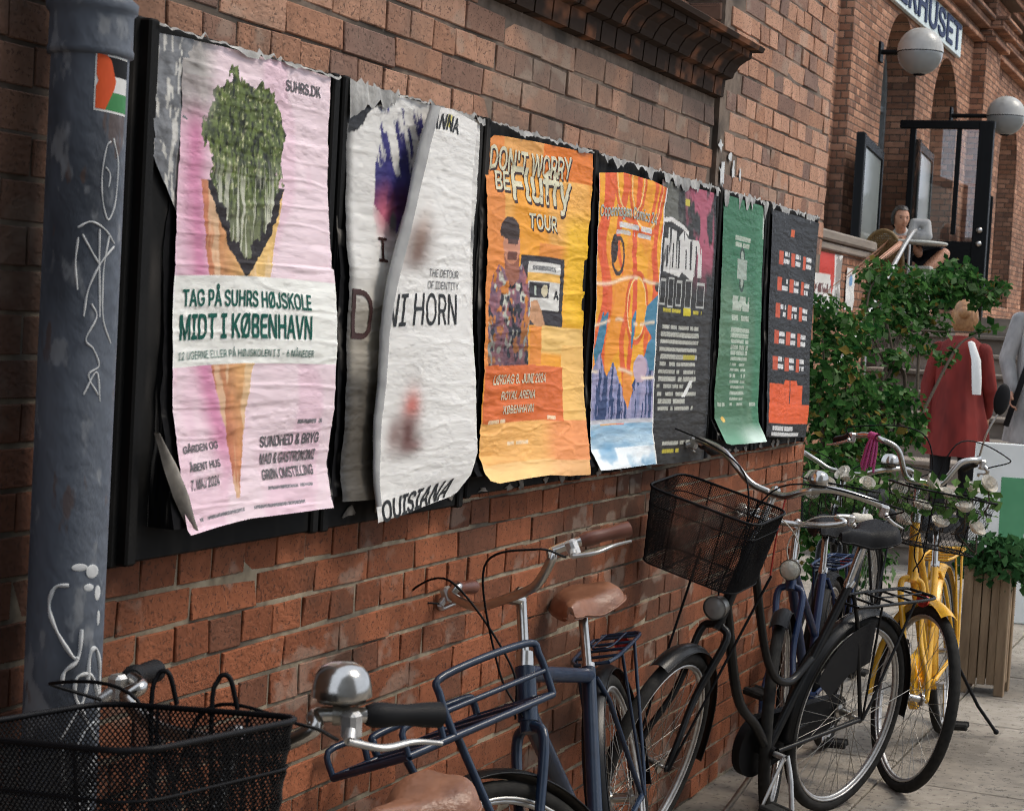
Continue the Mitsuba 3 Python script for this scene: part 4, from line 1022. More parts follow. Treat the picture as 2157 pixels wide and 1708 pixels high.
def bike(label, pos, yaw, lean=0, steer=0, R=0.345, wb=1.10, style='step', paint='m_black', guardm='m_black', rimm='m_alu', hz=1.08, sz=0.95, sx=0.16, gripm='m_blackmatt', saddlem='m_blackmatt',
         bar='sweep', barm='m_chrome', bell=None, fork=None, rack=True, chaincase=True, thick=1.0, sw=1.0, bbx=.46, twin=False, coat=False, stand=None, lamp=False, tail=True, cable='m_wire', lever=True, saddle=True, group='bicycles parked along the brick wall', post=True, tassel=False, bw=0.29, spring=True, rackm=None, rise=0.03, forkm=None):
    B = thing('bicycle', label, 'bicycle', group)
    W0 = xform(pos, yaw, lean)
    A = np.array([wb - 0.065, 0, R])
    S = np.eye(4); S[:3, :3] = rotm(SAX, math.radians(steer)); S[:3, 3] = A - S[:3, :3] @ A
    WS = W0 @ S
    ax = lambda z: A + SAX * (z - R) / SAX[2]
    P = lambda m, b, name, parent=B, st=False, **kw: put(m.xf(WS if st else W0), b, parent=parent, name=name, **kw)
    # wheels
    for nm, st, cx in (('front_wheel', True, wb), ('rear_wheel', False, 0.0)):
        wk = numbered(f'{B}__{nm}')
        for pn, m in wheel_parts(R, len(scene)).items():
            tr = np.eye(4); tr[:3, 3] = [cx, 0, R]
            P(m.xf(tr), dict(tyre='m_rubber', rim=rimm, spokes='m_chrome_dull', hub='m_chrome')[pn], pn, wk, st, **({'kind': 'stuff'} if pn == 'spokes' else {}))
    # frame
    bb = np.array([bbx, 0, 0.285]); st0 = bb; seat_top = np.array([sx + 0.02, 0, sz - 0.20])
    hb, ht = ax(0.765), ax(hz - 0.14 if style != 'diamond' else hz - 0.16)
    k_ = thick
    f = M().tube([bb, seat_top], 0.0155 * k_, 12).tube([hb, ht], 0.0185 * k_, 12)
    if style == 'diamond':
        f.tube([seat_top * .96 + bb * .04, ht * .88 + hb * .12], 0.0150 * k_, 12).tube([bb, hb * .85 + ht * .15], 0.0175 * k_, 12)
    elif style == 'step':
        f.tube(spline([bb, bb + [0.10, 0, 0.10], (bb + hb) / 2 + [0.03, 0, -0.02], hb * .8 + ht * .2], 6), 0.0165, 10)
        mid = bb * .45 + seat_top * .55
        f.tube(spline([mid, mid + [.13, 0, -.07], mid + [.28, 0, .03], ht * .9 + hb * .1], 8), 0.0140, 10)
    else:  # mixte: two nearly straight tubes
        f.tube([bb, hb * .85 + ht * .15], 0.0175, 10).tube([bb * .52 + seat_top * .48, ht * .85 + hb * .15], 0.0150, 10)
    f.lathe([(0.021, -.035), (0.021, .035)], c=bb, axis=(0, 1, 0), n=14)
    if twin: f.tube([bb + [-.055, 0, .0], seat_top * .62 + bb * .38 + [-.075, 0, 0]], .019, 12).tube([bb + [-.055, 0, 0], bb], .014, 8).ball(seat_top * .62 + bb * .38 + [-.075, 0, 0], .019, 2)
    for s in (-1, 1):
        hubp = np.array([0, s * 0.058, R])
        f.tube([bb + [-.02, s * .022, 0], hubp], 0.0085, 8).tube([seat_top + [-.01, s * .016, -.03], seat_top * .75 + hubp * .25 + [0, s * .02, 0], hubp], 0.0075, 8)
        f.ball(hubp, 0.016, 1, (1, .45, 1))
    P(f, paint, 'frame')
    fk = M(); cr = ax(0.755)
    for s in (-1, 1):
        e = np.array([wb, s * 0.052, R])
        fk.tube(spline([cr + [0, s * .012, 0], cr + [.012, s * .045, -.035], cr * .5 + e * .5 + [-.012, s * .007, 0], e + [-.03, 0, .07], e], 5), [0.0125] * 6 + list(np.linspace(.0125, .0085, 15)), 8)
        fk.ball(e, 0.013, 1, (1, .5, 1))
    fk.tube([cr + SAX * -.015, cr + SAX * .02], 0.020, 10)
    P(fk, forkm or paint, 'fork', st=True)
    # mudguards with stays
    gf = guard((wb, 0, R), R + 0.010, math.radians(66), math.radians(192)); gr = guard((0, 0, R), R + 0.010, math.radians(-8), math.radians(188))
    P(gf, guardm, 'front_mudguard', st=True); P(gr, guardm, 'rear_mudguard')
    sy = M()
    for s in (-1, 1): sy.tube([(0, s * .055, R), (-(R + .012) * math.cos(.15), s * .03, R + (R + .012) * math.sin(.15))], 0.0022, 5)
    P(sy, 'm_chrome_dull', 'mudguard_stay')
    # stem and handlebar
    stem = M(); top = ax(hz)
    stem.tube([ax(hz - 0.15), top + SAX * -.01], 0.0125, 10).tube([ax(hz - .015), top + [.045, 0, 0.0]], 0.0135, 10); stem.lathe([(.021, -.018), (.021, .018)], c=ax(hz - .145), axis=SAX, n=14); stem.ball(top, 0.017, 2)
    P(stem, barm, 'stem', st=True)
    c0 = top + [.045, 0, 0]
    if bar == 'sweep': off = [(0, 0, 0), (.012, .07, 0.004), (.020, .13, rise), (.005, .20, rise + .025), (-.055, bw - .03, rise + .03), (-.13, bw, rise + .012), (-.25, bw + .012, rise - .02)]
    elif bar == 'flat': off = [(0, 0, 0), (.006, .10, .006), (0, .17, rise), (-.02, bw - .06, rise + .015), (-.07, bw, rise + .015), (-.17, bw + .045, rise + .005)]
    else: off = [(0, 0, 0), (.02, .06, .012), (.03, .12, .05), (.0, .19, .075), (-.06, bw - .02, .07), (-.14, bw, .045), (-.25, bw, .01)]
    side = {s: spline([c0 + np.array([x, s * y, z]) for x, y, z in off], 8) for s in (-1, 1)}
    H = P(M().tube(np.vstack([side[-1][::-1], side[1][1:]]), 0.0112, 10), barm, 'handlebar', st=True)
    for s in (-1, 1):
        c = side[s]; L = np.cumsum(np.r_[0, np.linalg.norm(np.diff(c, axis=0), axis=1)]); i0 = np.searchsorted(L, L[-1] - 0.125)
        g = c[i0:]; u = np.linspace(0, 1, len(g))
        P(M().tube(g, 0.0165 + 0.0016 * np.sin(u * 9) - 0.003 * (u < .04) + 0.0015 * (u > .93), 12), gripm, 'grip', H, True)
        if lever:
            d = unit(c[-1] - c[i0]); fw = unit(np.cross(d, [0, 0, 1])) * s; fw = fw if fw @ np.array([0.3, s * 1.0, 0]) > 0 else -fw
            b0 = c[i0] - d * .030; dn = np.array([0, 0, -1.0])
            lv = M().cbox(b0 + fw * .014 + dn * .012, (.026, .026, .040), .006).tube([b0 + fw * .012 + dn * .01, b0 + fw * .034 + dn * .030 - d * .012], .009, 8)
            lv.tube(spline([b0 + fw * .034 + dn * .030 - d * .015, b0 + fw * .050 + dn * .036 + d * .03, b0 + fw * .040 + dn * .030 + d * .085, b0 + fw * .052 + dn * .030 + d * .125], 6), [.0075] * 5 + list(np.linspace(.0075, .0048, 14)), 8, flat=((0, 0, 1), .7))
            P(lv, 'm_alu', 'brake_lever', H, True)
            q = b0 + fw * .030 + dn * .028 - d * .03
            cb = spline([q, q - d * .08 + fw * .05 + [0, 0, .03], c0 + [.10, s * .06, .05 * rise / .03], ax(.90) + [.07, s * -.02, 0], ax(.78) + [.03, s * .012, 0]], 10)
            P(M().tube(cb, 0.0027, 6), cable, 'brake_cable', st=True)
    if bell:
        s, u, sc = bell; i = int(u * len(side[s])); p = side[s][i]
        bl = M().lathe([(0, .040 * sc), (.014 * sc, .0385 * sc), (.024 * sc, .034 * sc), (.031 * sc, .025 * sc), (.0345 * sc, .012 * sc), (.0355 * sc, 0), (.033 * sc, -.001)], c=p + np.array([0, 0, .026]), axis=(0.0, 0, 1), n=28)
        P(bl, 'm_chrome', 'bell', H, True)
        P(M().lathe([(.030 * sc, .002), (.028 * sc, -.006), (.010, -.008), (.010, -.02), (0, -.02)], c=p + np.array([0, 0, .024]), n=20).lathe([(.0155, -.012), (.0155, .012)], c=p, axis=unit(side[s][min(i + 1, len(side[s]) - 1)] - p), n=12), 'm_chrome_dull', 'bell_base', H, True)
    if lamp:
        c = ax(0.80) + [.075, 0, .02]
        P(M().lathe([(0, -.06), (.018, -.055), (.032, -.03), (.037, 0), (.038, .012)], c=c, axis=(1, 0, -.05), n=20).tube([c + [-.03, 0, -.02], ax(.77)], .006, 6), 'm_chrome_dull', 'headlight', st=True)
        P(M().lathe([(.036, .006), (.03, .013), (.016, .018), (0, .019)], c=c, axis=(1, 0, -.05), n=20), 'm_lens' if lamp is True else lamp, 'headlight_glass', st=True)
    # seat
    if saddle:
        sp_top = np.array([sx - .02, 0, sz - .045])
        pp = M().tube([seat_top + (bb - seat_top) * .05, sp_top], 0.0130, 10).lathe([(.019, -.012), (.019, .012)], c=seat_top, axis=unit(seat_top - bb), n=12)
        P(pp, 'm_chrome', 'seat_post')
        tr = np.eye(4); tr[:3, 3] = [sx - .02, 0, sz]
        tr[1, 1] = sw; tr[0, 0] = 1 + (sw - 1) * .4
        sd = P(saddle_mesh().xf(tr), saddlem, 'saddle')
        rl = M()
        for s in (-1, 1):
            rl.tube(spline([(sx + .12, s * .008, sz - .03), (sx + .02, s * .022, sz - .042), (sx - .06, s * .022, sz - .04), (sx - .10, s * .035, sz - .03)], 5), .0035, 6)
            if spring:
                a = np.linspace(0, 8 * np.pi, 60)
                rl.tube(np.column_stack([sx - .105 + .013 * np.cos(a), s * .048 + .013 * np.sin(a), sz - .065 + .040 * a / a[-1]]), .0032, 5)
                rl.tube([(sx - .02, s * .018, sz - .05), (sx - .105, s * .048, sz - .066)], .004, 6)
        rl.cbox((sx - .02, 0, sz - .048), (.035, .052, .022), .004)
        P(rl, 'm_chrome_dull', 'saddle_rails', sd)
    # drive
    ck = M().lathe([(.010, -.075), (.010, .075)], c=bb, axis=(0, 1, 0), n=10)
    ca = math.radians(-58)
    for s in (-1, 1):
        d = np.array([math.cos(ca), 0, math.sin(ca)]) * s; ck.tube([bb + [0, s * .068, 0], bb + [0, s * .078, 0] + d * .170], [.011, .008], 8, flat=((0, 1, 0), .55))
    P(ck, 'm_alu', 'crank')
    for s in (-1, 1):
        d = np.array([math.cos(ca), 0, math.sin(ca)]) * s; q = bb + [0, s * .128, 0] + d * .17
        pd = M().cbox(q, (.085, .075, .016), .005)
        for e in (-.032, .032): pd.cbox(q + [e, 0, 0], (.016, .082, .024), .005)
        P(pd, 'm_rubber', 'pedal')
    if chaincase:
        o = shapely.unary_union([sg.Point(bb[0], bb[2]).buffer(.105), sg.Point(0, R).buffer(.052)]).convex_hull
        P(M().prism(o, c=(0, -.036, 0), ux=(1, 0, 0), uy=(0, 0, 1), depth=.030), 'm_blackmatt' if not isinstance(chaincase, str) else chaincase, 'chain_case', smooth=False)
    else:
        ring = M().tube(circle((bb[0], -.045, bb[2]), .088, 40), .004, 6, closed=True)
        for k in range(5): a = 2 * np.pi * k / 5; ring.tube([bb + [0, -.045, 0], bb + [.086 * math.cos(a), -.045, .086 * math.sin(a)]], .005, 5)
        for s in (-1, 1): ring.tube([(bb[0], -.045, bb[2] + s * .09), (0, -.045, R + s * .035)], .0035, 5)
        P(ring, 'm_chrome_dull', 'chain')
    if rack:
        z = R + R + .055; rk = M()
        for s in (-1, 1):
            rk.tube(spline([(.14, s * .045, z), (.05, s * .065, z + .004), (-.30, s * .068, z), (-.36, s * .05, z)], 6), .0058, 7).tube([(-.20, s * .068, z), (-.03, s * .07, R + .06), (0, s * .066, R)], .0052, 7).tube([(.02, s * .066, z), (0, s * .066, R)], .0045, 6)
        for x in (.03, -.08, -.19, -.30): rk.tube([(x, -.066, z), (x, .066, z)], .0042, 6)
        rk.tube([(-.36, -.05, z), (-.36, .05, z)], .0058, 7).tube([(.14, -.045, z), (.14, .045, z)], .005, 6).tube(spline([(-.30, -.03, z + .012), (-.05, -.028, z + .016), (-.02, 0, z + .016), (-.05, .028, z + .016), (-.30, .03, z + .012)], 5), .0032, 5)
        rkk = P(rk, rackm or paint, 'rear_rack')
        if tail:
            P(M().lathe([(0, .018), (.014, .016), (.022, .006), (.024, -.01)], c=(-.385, 0, z - .03), axis=(-1, 0, 0), n=16), 'm_red', 'tail_light')
    if coat:
        for s in (-1, 1):
            pts = [(R * .985 * math.cos(a), R * .985 * math.sin(a)) for a in np.linspace(math.radians(28), math.radians(90), 20)]
            o = sg.Polygon(pts + [(-.01, .20), (.11, .17), (.21, .10)])
            P(M().prism(o, c=(0, s * .046, R), ux=(1, 0, 0), uy=(0, 0, 1), depth=.0016), 'm_blackmatt', 'coat_guard', smooth=False)
    if stand == 'double':
        sd_ = M()
        for s in (-1, 1):
            sd_.tube(spline([bb + [-.08, s * .03, -.02], bb + [-.07, s * .07, -.10], (.42, s * .13, .03), (.44, s * .14, .0)], 5), .0095, 8)
        P(sd_, 'm_alu', 'kickstand')
    elif stand == 'side':
        P(M().tube([(.05, .06, R - .02), (.0, .15, .12), (-.04, .22, .004)], .0075, 8).ball((-.04, .22, .006), .012, 1), 'm_blackmatt', 'kickstand')
    if tassel:
        ts = M(); c = side[-1]; p = c[len(c) // 2 + 4]
        for k in range(16):
            a = k * .7; ts.tube(spline([p + [0, 0, .012], p + [.018 * math.cos(a), .018 * math.sin(a), -.03], p + [.026 * math.cos(a), .026 * math.sin(a), -.115 - .01 * (k % 3)]], 4), .0045, 5)
        ts.lathe([(.017, -.02), (.017, .02)], c=p, axis=unit(c[len(c) // 2 + 5] - p), n=10)
        P(ts, 'm_tassel', 'tassel', H, True)
    return B, W0, WS, c0, side, ax, bb


def basket(B, tr, c, size, tilt=0.0, pitch=0.0085, name='basket', hooks=True, roll=0.0, flare=0.82, wire='m_wire', label=None, rimr=0.0042, rw=0.00075, rods=True):
    """A wire mesh basket: c the middle of its rim, size (depth x, width y, height z), narrower below."""
    dx, dy, dz = size; rr = 0.045
    def outline(k, z, n=64):
        o = sg.box(-dx / 2 * k, -dy / 2 * k, dx / 2 * k, dy / 2 * k).buffer(-rr).buffer(rr, quad_segs=6)
        e = o.exterior; return np.array([[*e.interpolate(t, normalized=True).coords[0], z] for t in np.linspace(0, 1, n, endpoint=False)])
    R_ = rotm([1, 0, 0], roll) @ rotm([0, 1, 0], tilt)
    mv = lambda v: np.asarray(v) @ R_.T + c
    fr = M().tube(mv(outline(1, 0)), rimr, 7, closed=True).tube(mv(outline(1 + (flare - 1) * .22, -dz * .22)), rimr * .55, 6, closed=True).tube(mv(outline(flare, -dz)), rimr * .7, 6, closed=True)
    per = 2 * (dx + dy); n = max(24, int(per / (pitch * 1.4)) // 2 * 2); h = int(dz / per * n * 1.0)
    a, b = outline(1, 0, n * 4), outline(flare, -dz, n * 4)
    me = M(); pts = lambda i, t: a[int(i) % (n * 4)] * (1 - t) + b[int(i) % (n * 4)] * t
    for i in range(n):
        for s in (-1, 1):
            p = [mv(pts(4 * i + s * t * h * 4, t)) for t in np.linspace(0, 1, 9)]
            me.tube(p, rw, 3, cap=False)
    # bottom
    bo = outline(flare, -dz, 4); x1, y1 = dx / 2 * flare - .01, dy / 2 * flare - .01
    for x in np.arange(-x1, x1, pitch * 1.6): me.tube(mv([(x, -y1, -dz), (x, y1, -dz)]), rw, 3, cap=False)
    for y in np.arange(-y1, y1, pitch * 1.6): me.tube(mv([(-x1, y, -dz), (x1, y, -dz)]), rw, 3, cap=False)
    if rods:
        oo = [(1, 0, 0)]
        for s in (-1, 1):
            for x in (-dx / 2, dx / 2):
                fr.tube(mv([(x * .995, s * dy * .22, 0), (x * flare, s * dy * .2, -dz), (0, s * dy * .2, -dz)]), rimr * .55, 6)
    if hooks:
        for s in (-1, 1):
            y = s * dy * .15 - .03
            fr.tube(mv(spline([(-dx / 2 - .004, y - .012, -dz * .75), (-dx / 2 - .006, y - .012, .0), (-dx / 2 - .014, y - .008, .038), (-dx / 2 - .018, y, .046), (-dx / 2 - .022, y + .008, .038), (-dx / 2 - .03, y + .012, .0)], 5)), .0036, 6)
    k = put(fr.xf(tr), wire, parent=B, name=name, label=label)
    put(me.xf(tr), wire, parent=k, name='wire_mesh', kind='stuff')
    return k


# the bicycle nearest the camera: basket, big bell, leather saddle
A_, W0, WS, c0, side, ax, bb = bike('bicycle nearest the camera with a wide mesh basket, big chrome bell and brown saddle', (2.989, -.526), 176.9, 0, -4.3, hz=1.032, sz=.839, sx=.223, wb=1.096, saddlem='m_saddle', bar='flat', bell=(1, .70, 1.2), style='step', tail=False, bw=.221, rise=.04, rack=False)
basket(A_, WS, c0 + [.30, .09, .085], (.32, .35, .27), tilt=-.04, roll=.07, label='wide black wire mesh basket', pitch=.0062, rw=.0013)

# the dark blue one leaning on the wall: front carrier, brown grips and saddle
B_, W0, WS, c0, side, ax, bb = bike('dark blue bicycle leaning on the wall with a front carrier and brown grips', (4.777, -.277), -168.6, 11.9, -33, wb=1.235, paint='m_blue', forkm='m_blue', hz=1.04, sz=.945, sx=.18, gripm='m_grip', saddlem='m_saddle', bar='flat', barm='m_chrome', style='diamond', tail=True, rise=.05, bw=.222, chaincase=False, thick=1.28, sw=1.22, twin=True)
rk = M()
x0, x1, x2, zz = 1.015, 1.335, 1.47, .81
for q in (-1, 1):
    y = q * .125
    hh = .125 if q > 0 else .05
    rk.tube(spline([(x0, y, zz), (x0, y, zz + hh * .7), (x0 + .03, y, zz + hh), (x1 - .03, y, zz + hh), (x1, y, zz + hh * .7), (x1, y, zz)], 6), .0085, 8)
    rk.tube([(x0, y, zz), (x2, y, zz)], .0085, 8)
    if q > 0: rk.tube([(x0, y, zz + .055), (x1, y, zz + .055)], .0065, 8)
    rk.tube(spline([(x1 + .03, y, zz), (x1 + .035, y, zz + .05), (x2 - .01, y, zz + .055), (x2, y, zz)], 4), .007, 8)
    rk.tube([(x1 - .04, q * .09, zz), (1.225, q * .066, .345)], .009, 8)
    rk.tube([(x0 - .02, q * .05, zz), ax(.80) + [.02, q * .02, 0]], .010, 8)
for x in (x0, x1, x2): rk.tube([(x, -.125, zz), (x, .125, zz)], .0085, 8)
put(rk.xf(WS), 'm_blue', parent=B_, name='front_carrier')
for k in range(4):
    put(M().cbox((x0 + .07 + .11 * k, 0, zz + .004), (.022, .24, .008), .003).xf(WS), 'm_blue', parent=B_, name='carrier_slat', smooth=False)

# the black step-through with a mesh basket, on its stand
C_, W0, WS, c0, side, ax, bb = bike('tall black step-through bicycle on its double stand with a deep mesh basket', (6.256, -.449), 161.2, -8.5, 14.3, R=.352, hz=1.171, sz=1.03, sx=.13, wb=1.118, bar='high', coat=True, stand='double', bell=(1, .40, .9), style='step', bw=.315, lamp='m_lampglass', tail=True)
basket(C_, WS, c0 + [.17, -.095, -.035], (.26, .37, .235), tilt=.06, pitch=.0062, flare=.86, label='deep black wire mesh basket', hooks=False, rw=.0012)
put(M().tube(spline([c0 + [.02, .06, .01], c0 + [.05, .075, -.10], c0 + [.045, .09, -.235]], 6), .0028, 5).xf(WS), 'm_red', parent=C_, name='red_cord')
put(M().tube([ax(1.0) + [.10, .12, -.04], (1.12, .06, .345)], .004, 6).tube([ax(1.0) + [.10, -.12, -.04], (1.12, -.06, .345)], .004, 6).xf(WS), 'm_wire', parent=C_, name='basket_stay')

# the blue one with cream grips by the wall's corner
D_, W0, WS, c0, side, ax, bb = bike('blue bicycle with cream grips, white cables and a round headlight at the wall corner', (7.20, -.215), 184, 2, 6, R=.34, hz=.97, sz=.93, paint='m_blue2', forkm='m_blue2', guardm='m_blackmatt', gripm='m_cream', bar='flat', bw=.20, lamp=True, cable='m_cream', style='mixte', rise=.02, saddlem='m_blackmatt')

# a dark one half hidden behind it
E_, W0, WS, c0, side, ax, bb = bike('dark bicycle half hidden behind the black saddle, white flowers in its basket', (8.75, .03), 181, -3, 10, R=.34, hz=1.05, sz=.93, bar='sweep', bell=(1, .45, 1.1), lamp=True, style='mixte')
E_top = basket(E_, WS, ax(1.0) + [.20, 0, .02], (.24, .34, .20), pitch=.016, hooks=False, flare=.8)
E_c = (WS @ np.r_[ax(1.0) + [.20, 0, .02], 1])[:3]

# the yellow one
F_, W0, WS, c0, side, ax, bb = bike('yellow bicycle with white roses in its front basket and a black kickstand', (7.79, -.572), 183.3, 4.2, 33, R=.345, wb=1.10, paint='m_yellow', forkm='m_yellow', guardm='m_yellow', rackm='m_yellow', hz=1.114, sz=.93, bar='sweep', barm='m_chrome', style='mixte', stand='side', tassel=True, chaincase='m_yellow', tail=False, bw=.263, rise=.10)
basket(F_, WS, ax(1.0) + [.20, 0, .10], (.25, .36, .21), pitch=.016, hooks=False, flare=.8)
F_c = (WS @ np.r_[ax(1.0) + [.20, 0, .10], 1])[:3]
mr = M().tube(spline([side[1][30], side[1][30] + [.02, 0, .10], side[1][30] + [.02, .03, .19]], 5), .0045, 6)
put(mr.xf(WS), 'm_chrome', parent=F_, name='mirror_stalk')
put(M().ball(side[1][30] + [.02, .03, .24], .062, 3, (.25, .52, 1)).xf(WS), 'm_blackmatt', parent=F_, name='mirror')
# ------------------------------------------------------------------ flowers in the two baskets
def leaf_cloud(pts, nrm, size, r, cols, fold=.25):
    """Folded pointed leaves at pts, facing about nrm: (vertices, faces, colours)."""
    n = len(pts)
    a = r.normal(0, 1, (n, 3)); nr = nrm + .8 * a; nr /= np.linalg.norm(nr, axis=1, keepdims=True)
    d = r.normal(0, 1, (n, 3)); d -= nr * (d * nr).sum(1, keepdims=True); d /= np.linalg.norm(d, axis=1, keepdims=True)
    s = np.cross(nr, d); L = (size * r.uniform(.6, 1.25, n))[:, None]; w = L * .34
    v = np.stack([pts, pts + d * L * .5 + s * w + nr * w * fold, pts + d * L, pts + d * L * .5 - s * w + nr * w * fold, pts + d * L * .5], 1)
    f = np.array([[0, 1, 4], [1, 2, 4], [2, 3, 4], [3, 0, 4]])
    F = (np.arange(n)[:, None, None] * 5 + f[None]).reshape(-1, 3)
    k = r.random(n)[:, None]; c = np.asarray(cols[0]) * (1 - k) + np.asarray(cols[1]) * k
    return v.reshape(-1, 3), F, np.repeat(c, 5, 0)


def rose(c, rad, r):
    """A rose head: wrapped layers of cupped petals."""
    m = M(); up = unit([r.normal(0, .35) - .35, r.normal(0, .35) - .2, .8])
    x = unit(np.cross(up, [1, .2, 0])); y = np.cross(up, x)
    for lay_, (k, rr, h) in enumerate(((3, .35, .9), (5, .62, .85), (6, .9, .62))):
        for i in range(k):
            a = 2 * np.pi * i / k + lay_ * .6 + r.normal(0, .15); g = []
            for u in np.linspace(-1, 1, 5):
                for t in np.linspace(0, 1, 4):
                    q = a + u * 1.15 / max(1, rr * 1.7)
                    rad_ = rad * rr * (.35 + .65 * math.sin(t * 1.6)) * (1 + .10 * t * t * (lay_ == 2))
                    g.append(c + (x * math.cos(q) + y * math.sin(q)) * rad_ + up * rad * (h * t * 1.15 - .5 - .10 * u * u * t))
            idx = np.arange(20).reshape(5, 4); m.add(np.array(g), np.stack([idx[:-1, :-1], idx[1:, :-1], idx[1:, 1:], idx[:-1, 1:]], -1).reshape(-1, 4))
    return m


def bouquet(label, c, spots, spread, seed, group=None):
    r = np.random.default_rng(seed); k = thing('white_flowers', label, 'flowers', group)
    for q in spots:
        p = np.asarray(c) + q
        rk_ = put(rose(p, .031 + .010 * r.random(), r), 'm_petal', parent=k, name='flower_head')
        put(M().tube(spline([p - [0, 0, .03], p - [.01, .0, .09], np.asarray(c) + np.asarray(q) * [.5, .5, 0] - [0, 0, .15]], 4), .003, 5), 'm_bark', parent=k, name='stem')
    n = 110; pts = np.asarray(c) + np.column_stack([r.uniform(-spread[0], spread[0], n), r.uniform(-spread[1], spread[1], n), r.uniform(-.10, .045, n)])
    v, f, col = leaf_cloud(pts, np.array([-.2, -.3, .8]), .055, r, ((.03, .09, .02), (.13, .22, .07)))
    scene[f'{k}__leaves'] = mikit.ply((v, f), 'm_leaf', color=col)
    labels[f'{k}__leaves'] = {'kind': 'stuff'}
    return k


bouquet('white roses with green leaves filling the basket of the yellow bicycle', F_c, [(-.05, .15, .0), (-.10, .05, -.05), (.02, .04, .03), (-.08, -.10, -.04), (-.02, -.17, .045), (.06, -.10, .02), (-.12, -.02, -.10), (-.11, .12, -.10), (-.02, -.02, .0), (-.11, -.15, -.11)], (.14, .20), 3)
bouquet('white blossoms in the basket of the dark bicycle beside the wall corner', E_c, [(-.06, .12, .02), (-.09, .04, .0), (-.07, -.04, .03), (-.04, -.12, .01), (.02, .0, .04), (-.11, .10, -.05)], (.12, .18), 4)
# ------------------------------------------------------------------ far brick building, terrace, stairs
FB = thing('brick_building', 'tall brick building with arched windows and a pale name board, behind the terrace', 'building')
FY = 2.2


def arch(x0, x1, z0, zs):
    c, r = (x0 + x1) / 2, (x1 - x0) / 2
    a = np.linspace(0, math.pi, 17)
    return sg.Polygon([(x0, z0), (x1, z0)] + [(c + r * math.cos(t), zs + r * 1.0 * math.sin(t)) for t in a])


wins = [(18.40, 20.10, 2.15, 4.16), (21.05, 22.70, 2.15, 4.12), (26.1, 27.8, 2.15, 4.12), (29.2, 30.9, 2.15, 4.12)]
face = sg.box(17.02, 0, 36, 9.0)
for w in wins: face = face.difference(arch(*w))
put(M().prism(face, c=(0, FY + .42, 0), depth=.42).box((16.93, 2.48, 4.5), (.178, .30, 9.0)).box((16.80, 2.60, 4.5), (.10, .30, 9.0)).box((33.0, 4, 4.5), (6, 3, 9)), 'm_farbrick', parent=FB, name='wall', smooth=False)
put(M().cbox((24.05, 2.12, 2.7), (1.10, .18, 5.4), .01).cbox((24.05, 2.075, 2.7), (.72, .10, 5.4), .01), 'm_farbrick', parent=FB, name='pilaster', smooth=False)
co = M()
for z0, z1, y1 in ((5.40, 5.48, 2.08), (5.48, 5.56, 2.13), (5.56, 5.66, 2.00), (5.66, 5.72, 1.94), (5.72, 5.95, 2.10), (5.95, 6.05, 1.92), (6.05, 6.16, 1.82), (6.16, 6.20, 1.72)):
    co.cbox((26.5, (2.22 + y1) / 2, (z0 + z1) / 2), (19.0, 2.22 - y1, z1 - z0 - .002), .008)
    co.cbox((24.05, (2.21 + y1 - .16) / 2, (z0 + z1) / 2 - .0015), (1.16, 2.21 - y1 + .16, z1 - z0 - .005), .008)
put(co, 'm_farbrick', parent=FB, name='cornice', smooth=False)
for i, w in enumerate(wins):
    x0, x1, z0, zs = w; c = (x0 + x1) / 2
    o = arch(x0 + .0, x1 - .0, z0, zs); inn = o.buffer(-.075)
    fr = M().prism(o.difference(inn), c=(0, FY + .40, 0), depth=.09)
    for x in (c,): fr.cbox((x, FY + .355, (z0 + zs) / 2 + .35), (.07, .075, zs - z0 + .75), .006)
    for z in (zs - .05, z0 + .75): fr.cbox((c, FY + .358, z), (x1 - x0 - .15, .07, .065), .006)
    wk = put(fr, 'm_winframe', parent=FB, name='window', smooth=False)
    put(M().prism(inn, c=(0, FY + .37, 0), depth=.004), 'm_pane', parent=wk, name='pane', smooth=False)
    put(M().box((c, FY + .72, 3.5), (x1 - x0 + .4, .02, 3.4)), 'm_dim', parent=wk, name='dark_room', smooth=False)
    put(M().cbox((c, FY + .22, z0 - .02), (x1 - x0 - .006, .40, .06), .006), 'm_stair', parent=wk, name='sill', smooth=False)
# open casements standing out from the facade
for i, (a, b, z0, z1) in enumerate((((18.42, 2.16), (16.62, 1.97), 2.30, 3.50), ((21.06, 2.16), (19.45, 2.02), 2.30, 3.74), ((23.4, 1.95), (22.5, 1.71), 2.1, 3.40))):
    k = thing('open_shutter', ['black framed glass leaf standing open left of the first arched window', 'black framed glass leaf standing open between the two arched windows', 'black framed glass leaf standing open beyond the second lamp'][i], 'window leaf', 'black framed leaves standing open on the terrace')
    a, b = np.array(a), np.array(b); d = unit(b - a); L = np.linalg.norm(b - a); nrm = np.array([-d[1], d[0]])
    R_ = np.eye(3); R_[:2, 0] = d; R_[:2, 1] = nrm
    P_ = lambda s, z: np.array([*(a + d * s), z])
    fr = M().cbox(P_(.05, (z0 + z1) / 2), (.10, .05, z1 - z0), .006, R_).cbox(P_(L - .07, (z0 + z1) / 2), (.14, .08, z1 - z0), .010, R_).cbox(P_(L / 2, z1 - .05), (L - .24, .048, .10), .006, R_).cbox(P_(L / 2, z0 + .08), (L - .24, .048, .16), .006, R_)
    put(fr, 'm_steel', parent=k, name='frame', smooth=False)
    put(M().cbox(P_(L / 2 - .02, (z0 + z1) / 2), (L - .24, .012, z1 - z0 - .2), .002, R_), 'm_leafglass', parent=k, name='pane', smooth=False, label='pale glass pane')
